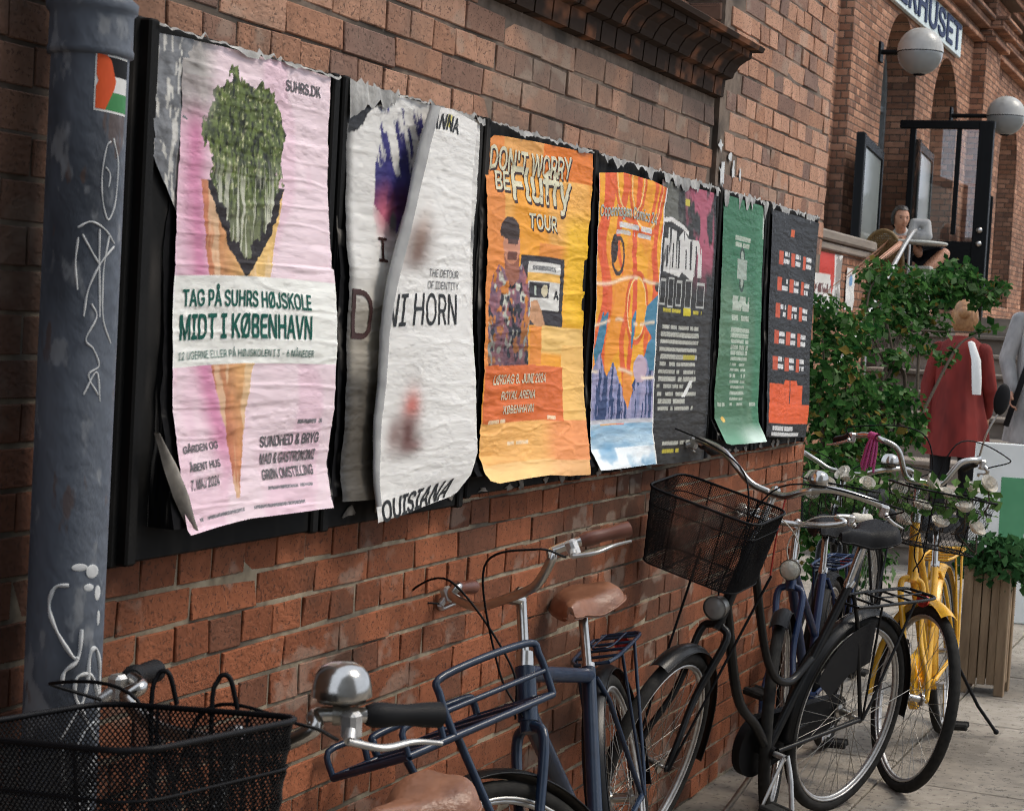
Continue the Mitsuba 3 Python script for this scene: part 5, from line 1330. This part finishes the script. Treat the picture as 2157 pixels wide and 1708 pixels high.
# name board
SG = thing('name_board', 'long pale name board with dark capitals above the arched windows', 'sign')
put(M().cbox((19.7, 2.165, 5.215), (5.2, .05, .40), .006), 'm_sign', key=SG, smooth=False)
t = meshkit.text_mesh('ODERHUSET', .30, .012, True)
v = t.vertices.copy(); v[:, 0] = (v[:, 0] - v[:, 0].min()) / (np.ptp(v[:, 0])) * 4.75; v[:, 1] -= v[:, 1].min()
for i, ch_ in enumerate(trimesh.Trimesh(np.column_stack([17.45 + v[:, 0], 2.1385 - v[:, 2], 5.06 + v[:, 1]]), t.faces[:, ::1], process=False).split(only_watertight=False)):
    put(ch_, 'm_ink_blue', parent=SG, name='letter', smooth=False)

thing('terrace', kind='structure')
put(M().box((27.0, .2, .94), (18.6, 3.98, 1.88)), 'm_stair', key='terrace', smooth=False)
ST = thing('stairs', 'wide weathered stairs climbing to the terrace behind the bush', 'stairs')
for k in range(10):
    z1 = 1.88 - .171 * (k + 1); x1 = 17.7 - .44 * k
    m = M().cbox((x1 - .225 + .02, .2, z1 - .020), (.48, 3.1, .040), .008)
    put(m, 'm_stair', parent=ST, name='tread', smooth=False)
    put(M().box((x1 - .20, .2, z1 / 2 - .021), (.40, 3.08, z1 - .042)), 'm_stair', parent=ST, name='riser', smooth=False)
CK = thing('stair_wall', 'low brick wall beside the stairs with a stone coping and pasted bills', 'wall')
put(M().box((14.9, 2.08, 1.20), (2.9, .60, 2.40)), 'm_farbrick', key=CK, smooth=False)
put(M().cbox((14.9, 2.07, 2.445), (3.04, .72, .085), .015).cbox((14.9, 2.07, 2.36), (2.98, .66, .06), .01), 'm_stair', parent=CK, name='coping', smooth=False)
for (x0, x1, z0, z1, cols, lab) in ((14.42, 15.33, 1.80, 2.31, 0, 'red and white bill pasted on the stair wall'), (15.54, 15.86, 1.86, 2.22, 1, 'narrow white bill pasted on the stair wall')):
    k = thing('pasted_bill', lab, 'poster')
    na, nb = 40, 40
    a, b = np.meshgrid(np.linspace(0, 1, na), np.linspace(0, 1, nb), indexing='ij')
    p = np.stack([x0 + a * (x1 - x0), 1.772 - .012 * meshkit.noise(np.stack([a * 3, b * 4, a * 0], -1)), z0 + b * (z1 - z0)], -1)
    c = np.ones(a.shape + (3,)) * C(214, 212, 206)
    if cols == 0:
        c = lay(c, (b > .66) & (a < .72), C(190, 60, 48)); c = lay(c, (b > .3) & (b < .66) & (np.abs(a - .66) < .09 * (b - .3) / .36), C(186, 66, 54)); c = lay(c, (b > .34) & (b < .5) & (a < .62) & (N(a, b, 16, 8, 5, 2) > .5), C(96, 60, 58)); c = lay(c, (a > .78) & (N(a, b, 7, 9, 6, 2) > .45), C(150, 146, 140))
        c = lay(c, (b < .32) & (N(a, b, 14, 14, 7, 2) > .58), C(70, 70, 74))
    else:
        c = lay(c, np.hypot(a - .5, (b - .72) * 1.5) < .22, C(110, 150, 190))
    i = np.arange(na * nb).reshape(na, nb)
    scene[k] = mikit.ply((p.reshape(-1, 3), np.stack([i[:-1, :-1], i[1:, :-1], i[1:, 1:], i[:-1, 1:]], -1).reshape(-1, 4)), 'm_vcol', smooth=True, color=c.reshape(-1, 3))
HR = thing('stair_rail', 'thin pale handrail sloping down beside the stairs', 'handrail')
put(M().tube(spline([(18.0, 1.66, 2.62), (17.6, 1.66, 2.62), (15.3, 1.58, 1.68), (14.6, 1.58, 1.40)], 6), .022, 8), 'm_alu', key=HR)
for x, z0, z1 in ((17.4, 1.8, 2.53), (15.8, 1.1, 1.88), (14.7, .72, 1.44)): put(M().tube([(x, 1.62, z0), (x, 1.62, z1)], .014, 8), 'm_alu', parent=HR, name='post')

# lamps
for i, (x, y, z, r) in enumerate(((18.2, 1.80, 4.46, .224), (22.22, 1.55, 4.32, .224))):
    k = thing('street_lamp', ['globe lamp on a dark bracket right under the name board, the nearer one', 'globe lamp on a dark bracket at the right edge, the farther one'][i], 'street lamp', 'globe lamps on the brick facade')
    fy = FY if i == 0 else FY
    put(M().tube([(x, fy, z), (x, y + r * .9, z)], .026, 10).cbox((x, fy - .012, z), (.14, .024, .20), .006), 'm_steel', parent=k, name='bracket')
    th = np.linspace(0.02, math.pi / 2, 12)
    put(M().lathe([(r * math.sin(t), r * math.cos(t) + .012) for t in th] + [(r * 1.015, .006), (r * 1.015, -.004)], c=(x, y, z), n=36), 'm_lampshell', parent=k, name='lamp_cap', label='pale upper half of the globe')
    th = np.linspace(math.pi / 2, math.pi - .30, 12)
    put(M().lathe([(r * .975, -.006)] + [(r * .985 * math.sin(t), r * math.cos(t) - .004) for t in th], c=(x, y, z), n=36), 'm_lampglass', parent=k, name='lamp_glass', label='grey glass lower half of the globe')
    put(M().lathe([(r * .99, .006), (r * .99, -.012)], c=(x, y, z), n=36), 'm_steel', parent=k, name='lamp_ring')
    put(M().lathe([(0, -.02), (.05, -.016), (.06, .0), (.055, .015)], c=(x, y, z - r + .012), n=20), 'm_steel', parent=k, name='bottom_cap')

# black steel portal on the terrace
PF = thing('steel_portal', 'black steel portal with a glass pane and solid lower panel on the terrace', 'screen')
put(M().cbox((19.42, 1.30, 2.90), (.10, .15, 2.06), .006), 'm_steel', parent=PF, name='post', smooth=False)
put(M().cbox((19.42, 2.06, 2.90), (.06, .06, 2.06), .006), 'm_steel', parent=PF, name='post', smooth=False)
put(M().cbox((19.42, 1.71, 3.89), (.08, .98, .085), .006), 'm_steel', parent=PF, name='beam', smooth=False)
put(M().cbox((19.42, 1.70, 2.32), (.05, .66, .72), .006), 'm_steel', parent=PF, name='lower_panel', smooth=False)
put(M().cbox((19.42, 1.58, 3.30), (.035, .05, 1.10), .004), 'm_steel', parent=PF, name='mullion', smooth=False)
put(M().box((19.43, 1.70, 3.26), (.004, .66, 1.18)), 'm_pane', parent=PF, name='pane', smooth=False)
for z in (2.66, 2.80): put(M().ball((19.36, 1.30, z), .035, 2), 'm_chrome', parent=PF, name='handle')

# table, chair, bag
TB = thing('cafe_table', 'small pale cafe table in front of the seated person', 'table')
put(M().lathe([(0, .018), (.34, .018), (.352, .010), (.352, -.004), (.34, -.012), (0, -.012)], c=(17.86, 1.70, 2.565), n=36), 'm_tray', parent=TB, name='tabletop')
put(M().tube([(17.86, 1.70, 1.93), (17.86, 1.70, 2.55)], .025, 10), 'm_steel', parent=TB, name='pedestal')
put(M().lathe([(.0, .04), (.20, .02), (.22, 0)], c=(17.86, 1.70, 1.885), n=24), 'm_steel', parent=TB, name='foot')
T2 = thing('low_table', 'low pale side table at the edge of the terrace', 'table')
put(M().cbox((17.92, 1.76, 2.33), (.30, .56, .035), .008), 'm_tray', parent=T2, name='tabletop', smooth=False)
put(M().cbox((17.94, 1.77, 2.22), (.24, .46, .17), .01), 'm_tray', parent=T2, name='drawer', smooth=False)
for sx_ in (-1, 1):
    for sy_ in (-1, 1): put(M().tube([(17.92 + .12 * sx_, 1.76 + .24 * sy_, 1.88), (17.92 + .11 * sx_, 1.76 + .22 * sy_, 2.31)], .014, 8), 'm_tray', parent=T2, name='leg')
CH = thing('wicker_chair', 'brown wicker chair with a rounded back beside the cafe table', 'chair')
ccx, ccy = 17.55, 1.90
b_ = M(); aa = np.linspace(-.1, math.pi + .1, 26)
arc = np.array([[ccx - .02, ccy - .20 * math.cos(t), 2.33 + .33 * math.sin(t)] for t in aa])
put(b_.tube(arc, .020, 8), 'm_wicker', parent=CH, name='back_frame')
wv = M()
for k in range(22):
    y = -.18 + .36 * k / 21; h = .32 * math.sqrt(max(0, 1 - (y / .19) ** 2)); wv.tube([(ccx - .02, ccy + y, 2.30), (ccx - .03, ccy + y, 2.33 + h)], .007, 4)
for k in range(16):
    z = 2.31 + .33 * k / 15; h = .185 * math.sqrt(max(.02, 1 - ((z - 2.33) / .33) ** 2)) if z > 2.33 else .185; wv.tube([(ccx - .025, ccy - h, z), (ccx - .025, ccy + h, z)], .0075, 4)
put(wv, 'm_wicker', parent=CH, name='back_weave', kind='stuff')
put(M().lathe([(0, .02), (.19, .018), (.205, 0), (.19, -.02), (0, -.02)], c=(ccx + .18, ccy, 2.29), n=28), 'm_wicker', parent=CH, name='seat')
for sx_, sy_ in ((0, -.17), (0, .17), (.34, -.15), (.34, .15)): put(M().tube([(ccx + sx_, ccy + sy_ * 1.15, 1.88), (ccx + sx_ + .01, ccy + sy_, 2.30)], .014, 8), 'm_wicker', parent=CH, name='leg')
BG = thing('canvas_bag', 'pale rounded canvas bag standing on the cafe table', 'bag')
bgm = body([[((17.91, 1.70, 2.645), .058), ((17.95, 1.57, 2.645), .058)], [((17.92, 1.69, 2.765), .045), ((17.96, 1.58, 2.765), .045)], [((17.91, 1.70, 2.645), .055), ((17.92, 1.69, 2.765), .045)], [((17.95, 1.57, 2.645), .055), ((17.96, 1.58, 2.765), .045)]], .03, 6)
put(bgm, 'm_jacket', key=BG)


# ------------------------------------------------------------------ people
def head(k, c, r, yaw, hair, skin='m_skin', bun=False, tilt=0.0, long=False, parent=None):
    """Head with face, ears and hair as parts of k; yaw = the way the face looks."""
    c = np.asarray(c, float); Rz = rotm([0, 0, 1], yaw) @ rotm([0, 1, 0], tilt)
    sph = trimesh.creation.icosphere(subdivisions=4); v = sph.vertices.copy()
    x, y, z = v.T
    sx = .92 + .04 * x; wy = .76 * (1 - .20 * np.clip(-z, 0, 1) ** 1.5); hz_ = 1.12
    q = np.column_stack([x * sx, y * wy, z * hz_])
    f = np.clip(x, 0, 1)
    g = lambda yy, zz, s: np.exp(-(((y - yy) / s) ** 2 + ((z - zz) / s) ** 2)) * f
    q[:, 0] += .20 * np.exp(-((y / .14) ** 2 + ((z + .18) / .20) ** 2)) * f                 # nose
    q[:, 0] -= .09 * (g(.33, .08, .16) + g(-.33, .08, .16))                                 # eye sockets
    q[:, 0] += .06 * np.exp(-((y / .22) ** 2 + ((z + .56) / .07) ** 2)) * f + .05 * np.exp(-((y / .22) ** 2 + ((z + .68) / .06) ** 2)) * f + .08 * np.exp(-((y / .2) ** 2 + ((z + .9) / .14) ** 2)) * f
    q[:, 0] += .04 * np.exp(-((z - .26) / .1) ** 2) * f
    mv = lambda a: (np.asarray(a) * r) @ Rz.T + c
    m = M().add(mv(q), sph.faces)
    for s in (-1, 1): m.ball(mv([-.05, s * .78, -.05]), r * .22, 2, (.7, .35, 1.1), Rz)
    put(m, skin, parent=k, name='head')
    e = M()
    for s in (-1, 1): e.ball(mv([.80, s * .30, .09]), r * .10, 1, (.5, 1.2, .6), Rz); e.ball(mv([.86, s * .31, .27]), r * .10, 1, (.4, 1.9, .35), Rz)
    put(e, 'm_hairdark', parent=k, name='eyes')
    put(M().ball(mv([.86, 0, -.60]), r * .10, 1, (.45, 1.9, .45), Rz), 'm_saddle', parent=k, name='mouth')
    h = sph.vertices.copy(); keep = (h[:, 0] < .45 + .55 * (h[:, 2] > .62)) & (h[:, 2] > -.55 - .25 * (h[:, 0] < -.2))
    hv = np.column_stack([h[:, 0] * 1.05 - .05, h[:, 1] * .88, h[:, 2] * 1.22 + .03]); hv *= (1 + .05 * (meshkit.noise(h * 6) - .5))[:, None]
    fk = sph.faces[keep[sph.faces].all(1)]
    hm = M().add(mv(hv), fk)
    if bun: hm.ball(mv([-1.05, 0, .35]), r * .42, 2, (1, 1, .95), Rz)
    if long:
        for i in range(26):
            a = (i / 25 - .5) * 2.2; hm.tube(spline([mv([-.85 * math.cos(a), .85 * math.sin(a), .1]), mv([-.98 * math.cos(a), .86 * math.sin(a), -.8]), mv([-.9 * math.cos(a) - .1, .7 * math.sin(a), -1.9 - .2 * (i % 3)])], 5), r * .14, 5)
    put(hm, hair, parent=k, name='hair')


def hand(k, w, d, up, s, r=.0085, curl=.5, skin='m_skin'):
    """A hand at wrist w pointing along d, palm normal up; s the thumb's side."""
    d, up = unit(d), unit(up); sd = unit(np.cross(up, d)) * s; up = np.cross(d, sd) * s
    P_ = lambda a, b, c_: np.asarray(w) + d * a + sd * b + up * c_
    ch_ = [[(P_(0, 0, 0), .022), (P_(.045, .012, 0), .020), (P_(.085, .022, 0), .014)], [(P_(0, 0, 0), .022), (P_(.045, -.014, 0), .020), (P_(.080, -.026, 0), .013)]]
    for i, (b, L) in enumerate(((.030, .066), (.010, .076), (-.010, .072), (-.029, .056))):
        a0 = .085; q = [(P_(a0, b, 0), r)]
        for j, fr_ in enumerate((.45, .32, .23)):
            ang = curl * (j + .6); last = q[-1][0]; q.append((last + (d * math.cos(ang) - up * math.sin(ang)) * L * fr_, r * (.96 - .06 * j)))
        ch_.append(q)
    ch_.append([(P_(.02, .022, 0), .014), (P_(.050, .050, -.008), .0105), (P_(.078, .058, -.02), .009)])
    put(body(ch_, .006, 4), skin, parent=k, name='hand')


# seated on the terrace
SP = thing('seated_person', 'person with dark hair sitting at the cafe table, one bare leg crossed', 'person')
pel, ch1, nk = np.array([18.42, 1.93, 2.30]), np.array([18.24, 1.88, 2.58]), np.array([18.14, 1.855, 2.70])
put(body([[(pel, .15), ((18.33, 1.91, 2.44), .135), (ch1, .135), ((18.18, 1.865, 2.655), .09)], [((18.20, 1.90, 2.62), .075), ((18.22, 2.05, 2.60), .065)], [((18.20, 1.86, 2.62), .075), ((18.18, 1.72, 2.60), .065)]], .03, 6), 'm_tshirt', parent=SP, name='top')
put(body([[((18.22, 2.02, 2.60), .060), ((18.10, 2.02, 2.46), .052)], [((18.18, 1.71, 2.60), .060), ((18.04, 1.66, 2.50), .052)]], .02, 5), 'm_navy', parent=SP, name='sleeves')
put(body([[((18.11, 2.02, 2.47), .042), ((18.02, 1.96, 2.48), .038), ((17.90, 1.86, 2.615), .028)], [((18.05, 1.66, 2.52), .042), ((17.98, 1.64, 2.47), .038), ((17.90, 1.78, 2.615), .028)], [((18.16, 1.86, 2.66), .055), ((18.10, 1.86, 2.74), .052)],
          [((18.10, 1.42, 2.48), .062), ((17.98, 1.50, 2.38), .056), ((17.86, 1.60, 2.26), .040), ((17.80, 1.55, 2.20), .036)], [((18.02, 1.72, 2.34), .062), ((17.98, 1.70, 2.12), .052), ((17.98, 1.70, 1.95), .04)]], .02, 5), 'm_skin', parent=SP, name='body')
put(body([[((18.38, 1.88, 2.32), .105), ((18.22, 1.62, 2.44), .085), ((18.11, 1.44, 2.48), .070)], [((18.38, 2.0, 2.30), .105), ((18.16, 1.82, 2.34), .082), ((18.03, 1.73, 2.34), .070)], [((18.42, 1.93, 2.28), .155), ((18.36, 1.92, 2.36), .14)]], .03, 5), 'm_navy', parent=SP, name='shorts')
put(body([[((17.80, 1.55, 2.19), .040), ((17.74, 1.47, 2.15), .034), ((17.69, 1.40, 2.14), .026)], [((17.98, 1.70, 1.93), .045), ((17.88, 1.66, 1.92), .036)]], .02, 4), 'm_white', parent=SP, name='shoes')
head(SP, (18.07, 1.855, 2.815), .105, math.radians(-148), 'm_hairdark', tilt=.12)
hand(SP, (17.90, 1.86, 2.615), (-.3, -1, 0), (0, 0, 1), 1); hand(SP, (17.90, 1.78, 2.615), (-.4, .8, 0), (0, 0, 1), -1)
put(M().cbox((18.46, 1.95, 2.09), (.34, .36, .05), .01).tube([(18.34, 1.80, 1.88), (18.34, 1.80, 2.07)], .014, 6).tube([(18.58, 1.80, 1.88), (18.58, 1.80, 2.07)], .014, 6).tube([(18.34, 2.10, 1.88), (18.34, 2.10, 2.07)], .014, 6).tube([(18.58, 2.10, 1.88), (18.58, 2.10, 2.07)], .014, 6), 'm_steel', key=thing('stool', 'dark stool under the seated person', 'stool'), smooth=False)


def loft(rings, n=36, folds=0.0, seed=0):
    """A garment lofted through (centre, half width x, half width y, yaw) rings from the hem up."""
    m = M(); g = []
    a = np.arange(n) * 2 * np.pi / n
    for i, (c, rx, ry, yw) in enumerate(rings):
        R_ = rotm([0, 0, 1], yw); fd = folds * (1 - i / (len(rings) - 1)) ** 1.2
        rr = 1 + fd * (np.sin(a * 7 + seed) * .6 + np.sin(a * 11 + 1.3 * seed) * .4)
        g.append(np.column_stack([rx * np.cos(a) * rr, ry * np.sin(a) * rr, a * 0]) @ R_.T + np.asarray(c))
    g = np.array(g); k = len(g); idx = np.arange(k * n).reshape(k, n)
    m.add(g.reshape(-1, 3), np.stack([idx[:-1], np.roll(idx[:-1], -1, 1), np.roll(idx[1:], -1, 1), idx[1:]], -1).reshape(-1, 4))
    for e, fl in ((0, True), (-1, False)):
        cc = g[e].mean(0) + [0, 0, .03 if e == 0 else .01]; j = np.arange(n); f = np.stack([j, (j + 1) % n, np.full(n, n)], 1); m.add(np.vstack([g[e], cc]), f[:, ::-1] if fl else f)
    return m


# walking up the stairs, seen from behind: red coat
RC = thing('person', 'person in a long red coat with light brown tied hair, seen from behind', 'person')
o = np.array([13.08, .345, .205]); yw = math.radians(10)
ring = lambda dx, dy, z, a, b: (o + [dx, dy, z], a, b, yw)
put(loft([ring(-.02, -.02, .64, .20, 0.214), ring(-.01, -.01, .86, .185, 0.197), ring(0, 0, 1.0, .165, 0.172), ring(0, 0, 1.12, .15, 0.155), ring(.01, 0, 1.25, .145, 0.160), ring(.02, 0, 1.36, .135, 0.164), ring(.03, 0, 1.43, .105, 0.139), ring(.04, 0, 1.48, .065, 0.067)], 72, .14, 2), 'm_coat', parent=RC, name='coat')
put(body([[(o + [.02, .155, 1.38], .058), (o + [.0, .215, 1.12], .052), (o + [-.06, .20, .90], .044)], [(o + [.02, -.155, 1.38], .058), (o + [.03, -.21, 1.12], .052), (o + [.14, -.18, .94], .044)]], .02, 5), 'm_coat', parent=RC, name='sleeves')
put(body([[(o + [0, .09, .80], .085), (o + [-.05, .09, .42], .062), (o + [-.10, .09, .10], .05)], [(o + [0, -.09, .80], .085), (o + [.08, -.09, .45], .062), (o + [.02, -.09, .12], .05)]], .025, 5), 'm_blackmatt', parent=RC, name='trousers')
put(body([[(o + [-.12, .09, .06], .048), (o + [.02, .09, .035], .040), (o + [.08, .09, .03], .03)], [(o + [.0, -.09, .075], .048), (o + [.14, -.09, .04], .040), (o + [.20, -.09, .035], .03)]], .02, 4), 'm_blackmatt', parent=RC, name='shoes')
put(body([[(o + [.04, 0, 1.44], .058), (o + [.05, 0, 1.56], .052)]], .02, 3), 'm_skin', parent=RC, name='neck')
head(RC, o + [.06, 0, 1.605], .108, math.radians(8), 'm_hairlight', bun=True)
hand(RC, o + [-.065, .20, .895], (0, 0, -1), (0, 1, 0), 1); hand(RC, o + [.15, -.18, .93], (.25, 0, -1), (0, -1, 0), -1)
put(loft([ring(-.145, -.15, 1.08, .018, .030), ring(-.150, -.145, 1.18, .020, .034), ring(-.138, -.13, 1.32, .018, .032), ring(-.09, -.08, 1.44, .016, .024)], 20), 'm_white', parent=RC, name='scarf', label='white scarf hanging down the back')

# grey jacket, cut by the frame's right edge
GP = thing('person', 'person in a long pale grey jacket with a black strap across the back', 'person')
o = np.array([13.62, -.16, .44]); yw = math.radians(160)
put(loft([ring(0, 0, .50, .17, .27), ring(0, 0, .66, .165, .25), ring(0, 0, .84, .15, .22), ring(0, 0, 1.05, .145, .20), ring(0, 0, 1.22, .14, .205), ring(0, 0, 1.36, .13, .20), ring(0, 0, 1.43, .10, .15), ring(0, 0, 1.48, .065, .08)], 64, .12, 5), 'm_jacket', parent=GP, name='jacket')
put(body([[(o + [0, .19, 1.38], .065), (o + [-.03, .26, 1.10], .058), (o + [-.10, .20, .88], .048)], [(o + [0, -.19, 1.38], .065), (o + [-.02, -.26, 1.10], .058), (o + [-.08, -.24, .86], .048)]], .02, 5), 'm_jacket', parent=GP, name='sleeves')
put(M().tube(spline([o + [-.10, -.10, 1.44], o + [-.17, .06, 1.15], o + [-.175, .15, .86], o + [-.14, .22, .62]], 8), .022, 8, flat=((1, 0, 0), .4)), 'm_blackmatt', parent=GP, name='strap')
put(body([[(o + [0, .09, .70], .09), (o + [.02, .09, .40], .065), (o + [0, .09, .08], .05)], [(o + [0, -.09, .70], .09), (o + [-.06, -.09, .40], .065), (o + [-.05, -.09, .08], .05)]], .025, 5), 'm_blackmatt', parent=GP, name='trousers')
put(body([[(o + [.02, .09, .05], .046), (o + [-.13, .09, .03], .034)], [(o + [-.03, -.09, .05], .046), (o + [-.18, -.09, .03], .034)]], .02, 4), 'm_blackmatt', parent=GP, name='shoes')
put(body([[(o + [0, 0, 1.44], .058), (o + [-.01, 0, 1.58], .052)]], .02, 3), 'm_skin', parent=GP, name='neck')
head(GP, o + [-.02, 0, 1.63], .110, math.radians(165), 'm_hairdark', long=True)
hand(GP, o + [-.105, .20, .875], (-.3, 0, -1), (0, 1, 0), 1); hand(GP, o + [-.085, -.24, .855], (-.2, 0, -1), (0, -1, 0), -1)

# ------------------------------------------------------------------ bush at the corner
BU = thing('bush', 'leafy green bush with long branches growing beside the corner of the brick wall', 'bush')
CL = [(9.46, 0.48, 1.76, 0.112), (9.59, 0.42, 1.66, 0.139), (9.37, 0.42, 1.51, 0.148), (9.73, 0.34, 1.62, 0.102), (9.35, 0.42, 1.29, 0.148), (9.61, 0.35, 1.36, 0.151), (9.25, 0.37, 1.1, 0.134), (9.51, 0.29, 1.17, 0.15), (9.87, 0.23, 1.34, 0.116), (9.77, 0.2, 1.17, 0.127), (10.02, 0.13, 1.29, 0.104), (10.04, 0.07, 1.14, 0.078), (9.26, 0.34, 0.95, 0.13), (9.52, 0.26, 0.99, 0.132), (9.78, 0.16, 1.01, 0.11),
      (10.18, 0.35, 1.98, 0.093), (10.43, 0.28, 1.95, 0.122), (10.58, 0.17, 1.91, 0.123), (10.2, 0.3, 1.83, 0.106), (10.45, 0.22, 1.79, 0.108), (10.73, 0.09, 1.97, 0.105), (10.87, 0.04, 2.06, 0.083), (10.75, 0.05, 1.95, 0.085), (10.9, -0.04, 1.99, 0.075), (10.92, -0.12, 1.90, 0.06), (11.04, -0.13, 1.93, 0.07), (11.07, -0.19, 1.99, 0.05), (10.6, 0.11, 1.75, 0.082), (10.23, 0.19, 1.68, 0.079), (10.91, -0.11, 1.71, 0.02), (10.63, 0.03, 1.7, 0.02), (11.05, -0.17, 1.74, 0.03), (10.37, 0.12, 1.61, 0.059), (9.96, 0.33, 1.72, 0.091), (10.01, 0.19, 1.52, 0.065), (10.63, 0.02, 1.53, 0.041), (10.65, -0.03, 1.6, 0.015),
      (9.2, .45, .75, .18), (9.5, .35, .70, .18), (9.8, .2, .72, .16), (9.35, .30, .50, .16), (9.7, .25, .45, .16)]
r = np.random.default_rng(21)
pts, nr = [], []
for x, y, z, q in CL:
    n = int(235 * (q / .12) ** 1.9) + 8
    d = r.normal(0, 1, (n, 3)); d /= np.linalg.norm(d, axis=1, keepdims=True); rad = q * r.uniform(.25, 1.22, n) ** .6
    pts.append(np.array([x, y, z]) + d * rad[:, None] * [1.25, 1.25, .95]); nr.append(d * .6 + [-.35, -.35, .75])
pts, nr = np.vstack(pts), np.vstack(nr)
v, f, c = leaf_cloud(pts, nr, np.where(r.random(len(pts)) < .3, .066, .042), r, ((.010, .044, .012), (.066, .155, .038)))
pick = (r.random(len(pts)) < .17).repeat(5); c[pick] = c[pick] * .35 + np.array([.17, .25, .12]) * .65; old = (r.random(len(pts)) < .05).repeat(5); c[old] = np.array([.16, .12, .03])
scene[f'{BU}__leaves'] = mikit.ply((v, f), 'm_leaf', color=c); labels[f'{BU}__leaves'] = {'kind': 'stuff'}
base = np.array([9.55, .33, 0.0])
for i, ends in enumerate(([6, 4, 2, 0], [7, 5, 1], [7, 9, 10, 33, 15, 16], [9, 8, 34, 18, 19, 17, 20], [9, 11, 32, 27, 22, 23, 25], [10, 34, 28, 30, 29, 31], [8, 28, 19, 21], [14, 11, 36, 29, 24, 26])):
    p = [base + [.06 * (i % 3) - .06, .05 * (i % 2), 0]] + [np.array(CL[e][:3]) for e in ends]
    c_ = spline(p, 6); put(M().tube(c_, np.linspace(.013, .0028, len(c_)), 6), 'm_bark', parent=BU, name='stem')

# ------------------------------------------------------------------ planter and sandwich board
PL = thing('planter', 'tall wooden planter box between the yellow bicycle and the sandwich board', 'planter')
pc, pw, ph = np.array([8.84, -.578]), .20, .54
for s, ax_ in ((-1, 0), (1, 0), (-1, 1), (1, 1)):
    for k in range(3):
        w_ = (pw - .07) / 3; c = np.array([pc[0], pc[1], .31]); c[ax_] += s * (pw / 2 - .012 - .003 * (k % 2)); c[1 - ax_] += (k - 1) * w_; sz_ = [w_ - .005, w_ - .005, .52 + .006 * k]; sz_[ax_] = .020
        put(M().cbox(c, sz_, .003), 'm_wood', parent=PL, name='plank', smooth=False)
for sx_ in (-1, 1):
    for sy_ in (-1, 1): put(M().cbox((pc[0] + sx_ * (pw / 2 - .015), pc[1] + sy_ * (pw / 2 - .015), .30), (.045, .045, .60), .004), 'm_wood', parent=PL, name='corner_post', smooth=False)
put(M().box((*pc, .54), (pw - .06, pw - .06, .04)), 'm_bark', parent=PL, name='soil', smooth=False)
PP = thing('potted_greens', 'dark green herbs spilling over the wooden planter', 'plant')
n = 620; d = r.normal(0, 1, (n, 3)); d /= np.linalg.norm(d, axis=1, keepdims=True)
pts = np.array([pc[0], pc[1] - .02, .62]) + d * [.17, .18, .13] * (r.uniform(.2, 1.1, n) ** .5)[:, None]
v, f, c = leaf_cloud(pts, d * .8 + [0, 0, .5], .06, r, ((.014, .05, .016), (.07, .16, .06)))
scene[f'{PP}__leaves'] = mikit.ply((v, f), 'm_leaf', color=c); labels[f'{PP}__leaves'] = {'kind': 'stuff'}
for k in range(9):
    a = k * .7; e = np.array([pc[0] + .16 * math.cos(a), pc[1] + .17 * math.sin(a), .66]); put(M().tube(spline([(pc[0] + .03 * math.cos(a), pc[1] + .03 * math.sin(a), .55), (e + [pc[0], pc[1], .75]) / 2 if False else e * .6 + np.array([pc[0], pc[1], .72]) * .4, e], 4), .004, 5), 'm_bark', parent=PP, name='stem')

SB = thing('sandwich_board', 'white sandwich board with a green panel standing on the pavement at the right edge', 'sandwich board')
a0, dv = np.array([11.0, -.145]), unit(np.array([.30, -1.0])); W_ = .66
R_ = np.eye(3); R_[:2, 0] = dv; R_[:2, 1] = [-dv[1], dv[0]]
for s, nm in ((0, 'front_panel'), (1, 'back_panel')):
    th = (-1 if s == 0 else 1) * .10; back = R_[:, 1] * (-1 if R_[0, 1] < 0 else 1)
    Rt = R_ @ rotm([1, 0, 0], (.10 if s else -.10) * (1 if back @ R_[:, 1] > 0 else -1))
    c = np.array([*(a0 + dv * W_ / 2), .53]) + back * (.06 + (.11 if s else 0))
    put(M().cbox(c, (W_, .03, 1.06), .006, Rt), 'm_signboard', parent=SB, name=nm, smooth=False)
    if s == 0:
        fn = Rt[:, 1] * (-1 if Rt[0, 1] > 0 else 1)
        pn = put(M().cbox(c + fn * .0165 + Rt @ [.055, 0, .05], (.46, .004, .56), .001, Rt), 'm_signgreen', parent=SB, name='green_panel', smooth=False)
        for (u, z, w, h) in ((.20, .27, .16, .028), (.18, .215, .20, .030), (.18, .13, .20, .026), (.16, .085, .24, .028), (.13, -.01, .28, .022), (.17, -.15, .18, .022)):
            put(M().cbox(c + fn * .0195 + Rt @ [u - .02, 0, z], (w, .003, h), .001, Rt), 'm_ink_white', parent=SB, name='white_line', smooth=False)
        put(M().prism(sg.Polygon([(0, 0), (.05, .04), (.05, -.04)]), c=c + fn * .0205 + Rt @ [.045, 0, -.15], ux=Rt[:, 0], uy=Rt[:, 2], depth=.002), 'm_ink_white', parent=SB, name='arrow', smooth=False)

# ------------------------------------------------------------------ the houses across the street, behind the viewer
OB = thing('opposite_house', 'tall pale plastered house across the street, behind the viewer', 'building')
put(M().box((-14, -8.5, 5.5), (31, 5, 11.0)), 'm_plaster', key=OB, smooth=False)
